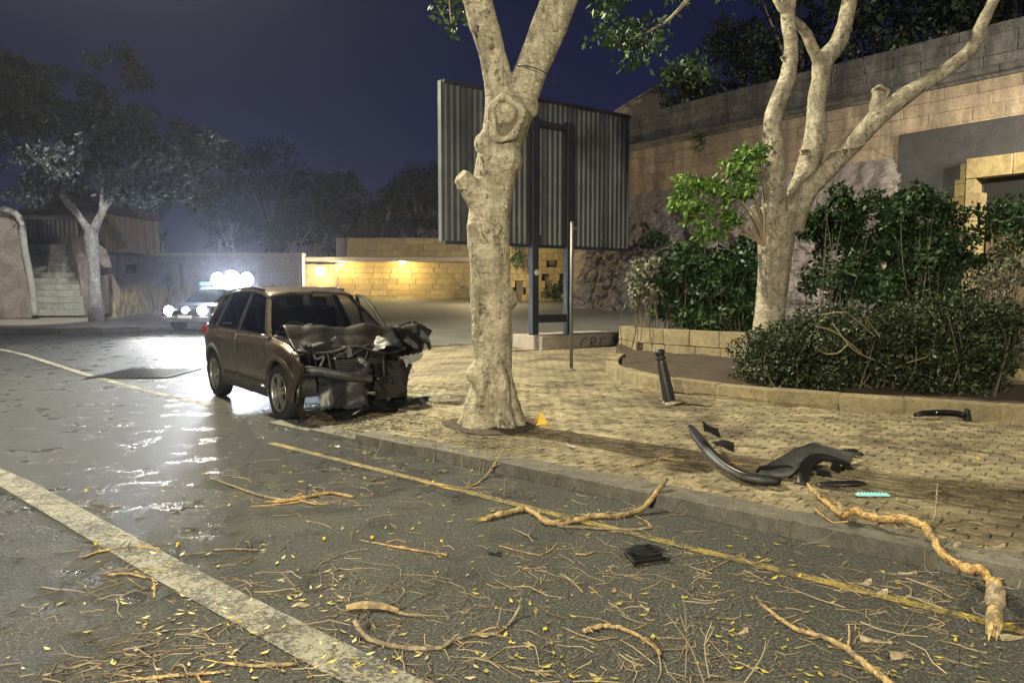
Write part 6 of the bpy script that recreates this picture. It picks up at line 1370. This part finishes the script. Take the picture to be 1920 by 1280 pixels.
# flakes of bark
bcm = []
for k in range(4):
    r2 = random.Random(600 + k); b = MB(); b.grid(lambda a, c: ((a - .5) * (.12 + .02 * r2.random()), (c - .5) * .05 * (1 - .5 * abs(a - .5) * 2), .012 - .03 * (c - .5) ** 2 * 4 + .012 * math.sin(a * 4 + k)), 6, 3); me = b.mesh('bark_flake', M['bark_chip'], True); bcm.append(me)
for (px, py, s, a, lab) in ((1690, 1230, 1.1, .3, 'large pale bark flake at the bottom below the bent twig'), (1642, 1202, 1.1, -.2, 'pale bark flake touching the thin bent twig'), (1640, 1114, 1.1, .1, 'straight pale bark flake below the yellow line on the right'), (1612, 1094, 1.0, .0, 'pale bark flake straddling the yellow line'), (1898, 1196, 1.1, .2, 'bark flake right of the splintered limb butt'), (1385, 1187, .8, .4, 'lone pale bark flake left of the yellowish branch'), (1700, 1075, .9, .1, 'bark flake in the gutter under the thick orange branch'), (1795, 1022, .9, .7, 'curled bark flake on the kerb above the thick branch'), (1866, 1058, .9, .2, 'rust coloured bark flake on the kerb at the right edge'), (1210, 1140, .7, 2, 'small bark flake between road centre and hooked twig'), (575, 1135, .7, .3, 'small bark flake near the wide tan bark curl'), (940, 938, 1.2, .1, 'broad bark flake in the gutter above the wavy branch')):
    p = GS(px, py); o = link('bark_flake', bcm[rnd.randrange(4)]); o.location = (p.x, p.y, p.z + .004); o.rotation_euler = (rnd.uniform(-.2, .2), rnd.uniform(-.2, .2), a); o.scale = (s, s, s); tag(o, lab, 'bark', 'loose bark flakes')

# ---- litter nobody could count: twigs and leaves
def litter_spots(n, seed):
    rr = random.Random(seed); out = []; cen = [(rr.uniform(150, 1850), rr.uniform(860, 1270)) for _ in range(30)]
    while len(out) < n:
        m_ = rr.random()
        if rr.random() < .3:
            c_ = rr.choice(cen); q_ = rr.uniform(.4, 1.3); px, py = rr.gauss(c_[0], 55 * q_), rr.gauss(c_[1], 20 * q_)
            if 830 < py < 1330 and not (px < 560 and py < 860): out.append((px, py))
            continue
        if m_ < .62: px, py = rr.uniform(150, 1900), 850 + 430 * rr.random() ** .8
        elif m_ < .72: px, py = rr.gauss(930, 90), rr.gauss(835, 22)
        elif m_ < .82: px, py = rr.gauss(700, 170), rr.gauss(865, 40)
        elif m_ < .90: px, py = rr.uniform(0, 700), rr.uniform(920, 1280)
        else: px, py = rr.uniform(1050, 1900), rr.uniform(800, 980)
        if px < 560 and py < 860: continue
        if 780 < py < 1400 and -100 < px < 2000: out.append((px, py))
    return out
tw = MB(); rr = random.Random(21)
for (px, py) in litter_spots(1750, 22):
    p = GS(px, py); th = rr.uniform(0, 6.28); ln = abs(rr.gauss(0, .13)) + .05; r0 = rr.uniform(.0012, .0036); pts = [p + Vector((0, 0, r0))]
    for j in range(3):
        th += rr.gauss(0, .55); q = pts[-1] + Vector((math.cos(th), math.sin(th), 0)) * ln / 3; q.z = surf(q.x, q.y) + r0 + max(0, rr.gauss(0, .008)); pts.append(q)
    tw.tube(pts, [r0, r0 * .9, r0 * .75, r0 * .5], 4, cap=False)
    if rr.random() < .3: s = pts[1 + rr.randrange(2)]; th2 = th + rr.choice((-.8, .8)); tw.tube([s, s + Vector((math.cos(th2), math.sin(th2), rr.uniform(0, .2))) * ln * .35], [r0 * .7, r0 * .3], 4, cap=False)
tag(tw.build('twig_litter', M['twig']), 'thin dead twigs strewn over the road and pavement', 'twigs', kind='stuff')
# taller sprigs standing up from the road in front
sp2 = MB()
for (x0, y0, x1, y1, h) in ((1285, 1270, 1282, 1120, .28), (1322, 1285, 1250, 1150, .2), (1330, 1270, 1335, 1165, .2), (1395, 1280, 1436, 1200, .14), (560, 1120, 540, 1090, .1), (812, 865, 808, 845, .1), (680, 852, 690, 825, .14), (664, 855, 672, 815, .16), (945, 930, 950, 890, .12), (980, 920, 970, 890, .1), (610, 835, 612, 800, .12), (700, 858, 715, 820, .14)):
    a = GS(x0, y0); e = P(x1, y1, a.y + .05); m_ = a.lerp(e, .5) + Vector((rr.uniform(-.03, .03), 0, .02)); sp2.tube(catmull([a, m_, e], 4), lerp_list([.0035, .0025, .0015], 9), 5)
    sp2.tube([m_, m_ + Vector((rr.uniform(-.08, .08), .02, .07))], [.002, .001], 4)
tag(sp2.build('upright_sprigs', M['twig']), 'thin bare sprigs sticking up from the fallen branches', 'twigs', kind='stuff')
rl_ = np.random.default_rng(23); pos = []
for (px, py) in litter_spots(900, 24):
    p = GS(px, py); pos.append((p.x, p.y, p.z + .006))
lv = []
for p in pos:
    th = rl_.uniform(0, 6.28); l = rl_.uniform(.018, .062); w = l * rl_.uniform(.28, .45); d = np.array((math.cos(th), math.sin(th), rl_.uniform(-.05, .25))); s = np.array((-math.sin(th), math.cos(th), rl_.uniform(-.2, .2))); p = np.array(p); lv.append([p - d * l / 2 + (0, 0, .004), p + s * w / 2, p + d * l / 2 + (0, 0, .004), p - s * w / 2])
tag(link('fallen_leaves', npmesh('fallen_leaves', lv, 4, M['litter'])), 'small yellow and brown leaves strewn over the road', 'leaves', kind='stuff')
# small round yellow fruit
fm = MB(); fm.lathe([(.001, .0), (.010, .004), (.014, .013), (.010, .022), (.001, .026)], 10); fme = fm.mesh('yellow_fruit', plain('ripe fruit', (.75, .52, .03), .45), True)
for (px, py, lab) in ((608, 1012, 'yellow fruit left of the thin reddish stick'), (698, 1010, 'yellow fruit at the tip of the thin reddish stick'), (828, 1016, 'yellow fruit above the end of the reddish stick'), (180, 1022, 'yellow fruit on the lane line above the orange stick'), (1596, 960, 'yellow fruit on the pavement near the cyan strip'), (334, 1022, 'yellow fruit right of the orange stick on the line'), (162, 922, 'yellow fruit alone beyond the lane line'), (1835, 862, 'yellow fruit on the pavement near the planter kerb')):
    p = GS(px, py); o = link('yellow_fruit', fme); o.location = p; s = rnd.uniform(.75, 1.0); o.scale = (s, s, s * .9); tag(o, lab, 'fruit', 'fallen yellow fruit')

# dark oily soot stains of the wreck lie on the road as thin grit
gr = []; r_ = random.Random(31)
for k in range(2600):
    u_ = r_.gauss(0, 1); w_ = r_.gauss(0, 1); p = Vector((-1.9 + u_ * .75 - w_ * .3, 8.8 + w_ * .55 - u_ * .25, 0)); z = surf(p.x, p.y) + .004; s = r_.uniform(.004, .02); th = r_.uniform(0, 6.28); gr.append([(p.x + s * math.cos(th + j * 2.1), p.y + s * math.sin(th + j * 2.1), z + r_.uniform(0, s * .7)) for j in range(3)])
tag(link('wreck_grit', npmesh('wreck_grit', gr, 3, M['burnt'])), 'dark crumbs of plastic and grit in front of the wreck', 'debris', kind='stuff')

# ================================================================== LAMPS
def street_lamp(label, base, head, energy, col, pole_h, aim, cone=120, rad=.18):
    t = thing('street_lamp', label, 'street lamp', base); b = MB(); b.tube([(0, 0, 0), (0, 0, pole_h * .5), (0, 0, pole_h)], [.09, .075, .06], 12); b.build('post', M['steel'], t, True)
    h = Vector(head) - Vector(base); b = MB(); b.tube(catmull([(0, 0, pole_h), (h.x * .4, h.y * .4, h.z + .25), (h.x, h.y, h.z + .2)], 5), .04, 8); b.build('arm', M['steel'], t, True)
    d = math.atan2(h.y, h.x); b = MB(); b.box((h.x, h.y, h.z + .17), (.6, .26, .1), Matrix.Rotation(d, 3, 'Z')); b.build('lantern', M['steel'], t, bevel=.03)
    b = MB(); b.box((h.x, h.y, h.z + .105), (.44, .2, .02), Matrix.Rotation(d, 3, 'Z')); b.build('lens', emit('lantern glow', col, 30), t)
    lamp('street_light', 'SPOT', Vector(head), energy, col, rad, aim, cone, .35)
WARM = (1.0, .90, .60)
street_lamp('street lamp standing off to the right of the camera', (9.0, -1.5, .1), (7.4, -.3, 7.2), 1500, WARM, 7.2, (2, 6, 0), 140)
def wire_lamp(label, p, energy, col, aim, cone, blend=.3):
    t = thing('street_lamp', label, 'street lamp', p); b = MB(); b.box((0, 0, .12), (.5, .3, .14)); b.build('lantern', M['steel'], t, bevel=.03); b = MB(); b.box((0, 0, .04), (.4, .22, .02)); b.build('lens', emit('lantern glow', col, 20), t)
    b = MB(); b.tube(catmull([(-16, -6, 1.6), (0, 0, .25), (14, 5.4, 1.6)], 8), .008, 6); b.tube([(0, 0, .18), (0, 0, .26)], .015, 6); b.build('wire', M['black'], t)
    lamp('street_light', 'SPOT', Vector(p) - Vector((0, 0, .05)), energy, col, .16, aim, cone, blend)
wire_lamp('lantern slung on a wire high over the road above the picture', (-7.8, 14.8, 12.6), 15000, (1.0, .92, .64), (-1.5, 9.5, 0), 150)
wire_lamp('lantern slung on a wire above the left footway', (-12.5, 19.0, 10.4), 4500, (.95, .95, .82), (-17.5, 28.6, 1.2), 27)
street_lamp('street lamp standing off behind the camera', (-5.6, -7.0, 0), (-4.4, -5.6, 4.3), 6500, (1.0, .91, .66), 4.3, (0, 7, 1), 120)
street_lamp('street lamp standing off to the right by the doorway', (17.2, 18.0, .1), (16.2, 19.0, 6.0), 1500, (1.0, .88, .6), 6.2, (15.0, 25, 3), 105)
street_lamp('added unseen lamp off to the right lighting the bastion wall', (18.0, 9.0, .1), (16.5, 9.6, 8.0), 10000, (1.0, .90, .78), 8.0, (9.0, 33, 6), 62)  # unseen lamp, added to brighten the bastion wall
def wall_lamp(label, px, py, Y, energy, col, r, st):
    c = P(px, py, Y); t = thing('wall_lamp', label, 'lamp', c); b = MB(); b.lathe([(.001, -r), (r * .7, -r * .7), (r, 0), (r * .7, r * .7), (.001, r)], 14); b.build('globe', emit('lamp globe', col, st), t, True)
    b = MB(); b.box((0, .2, r + .03), (.08, .5, .05)); b.build('bracket', M['steel'], t); lamp('lamp_light', 'POINT', c + Vector((0, -r - .12, -.12)), energy, col, r)
wall_lamp('bright round lamp under the middle of the canopy', 755, 490, 49.3, 300, (1, .74, .28), .2, 40)
wall_lamp('small lamp under the canopy left of the round lamp', 640, 494, 49.3, 200, (1, .74, .28), .12, 30)
wall_lamp('glaring lamp on the bright annex wall', 600, 508, 47.9, 260, (1, .84, .5), .3, 25)
wall_lamp('hidden lamp washing the stone house front', 905, 470, 42.0, 800, (1, .8, .42), .15, 20)

# ================================================================== NIGHT HAZE
b = MB(); b.hexa([(-150, -45, -1.5), (150, -45, -1.5), (150, 200, -1.5), (-150, 200, -1.5), (-150, -45, 24), (150, -45, 24), (150, 200, 24), (-150, 200, 24)])
m = bpy.data.materials.new('night haze'); m.use_nodes = True; nt = m.node_tree; nt.nodes.clear(); out = N(nt, 'ShaderNodeOutputMaterial'); pvn = N(nt, 'ShaderNodeVolumePrincipled')
pvn.inputs['Color'].default_value = (.80, .84, 1.0, 1); pvn.inputs['Density'].default_value = .0010; pvn.inputs['Anisotropy'].default_value = .85; L(nt, pvn.outputs[0], out.inputs['Volume'])
tag(b.build('haze', m), kind='stuff')
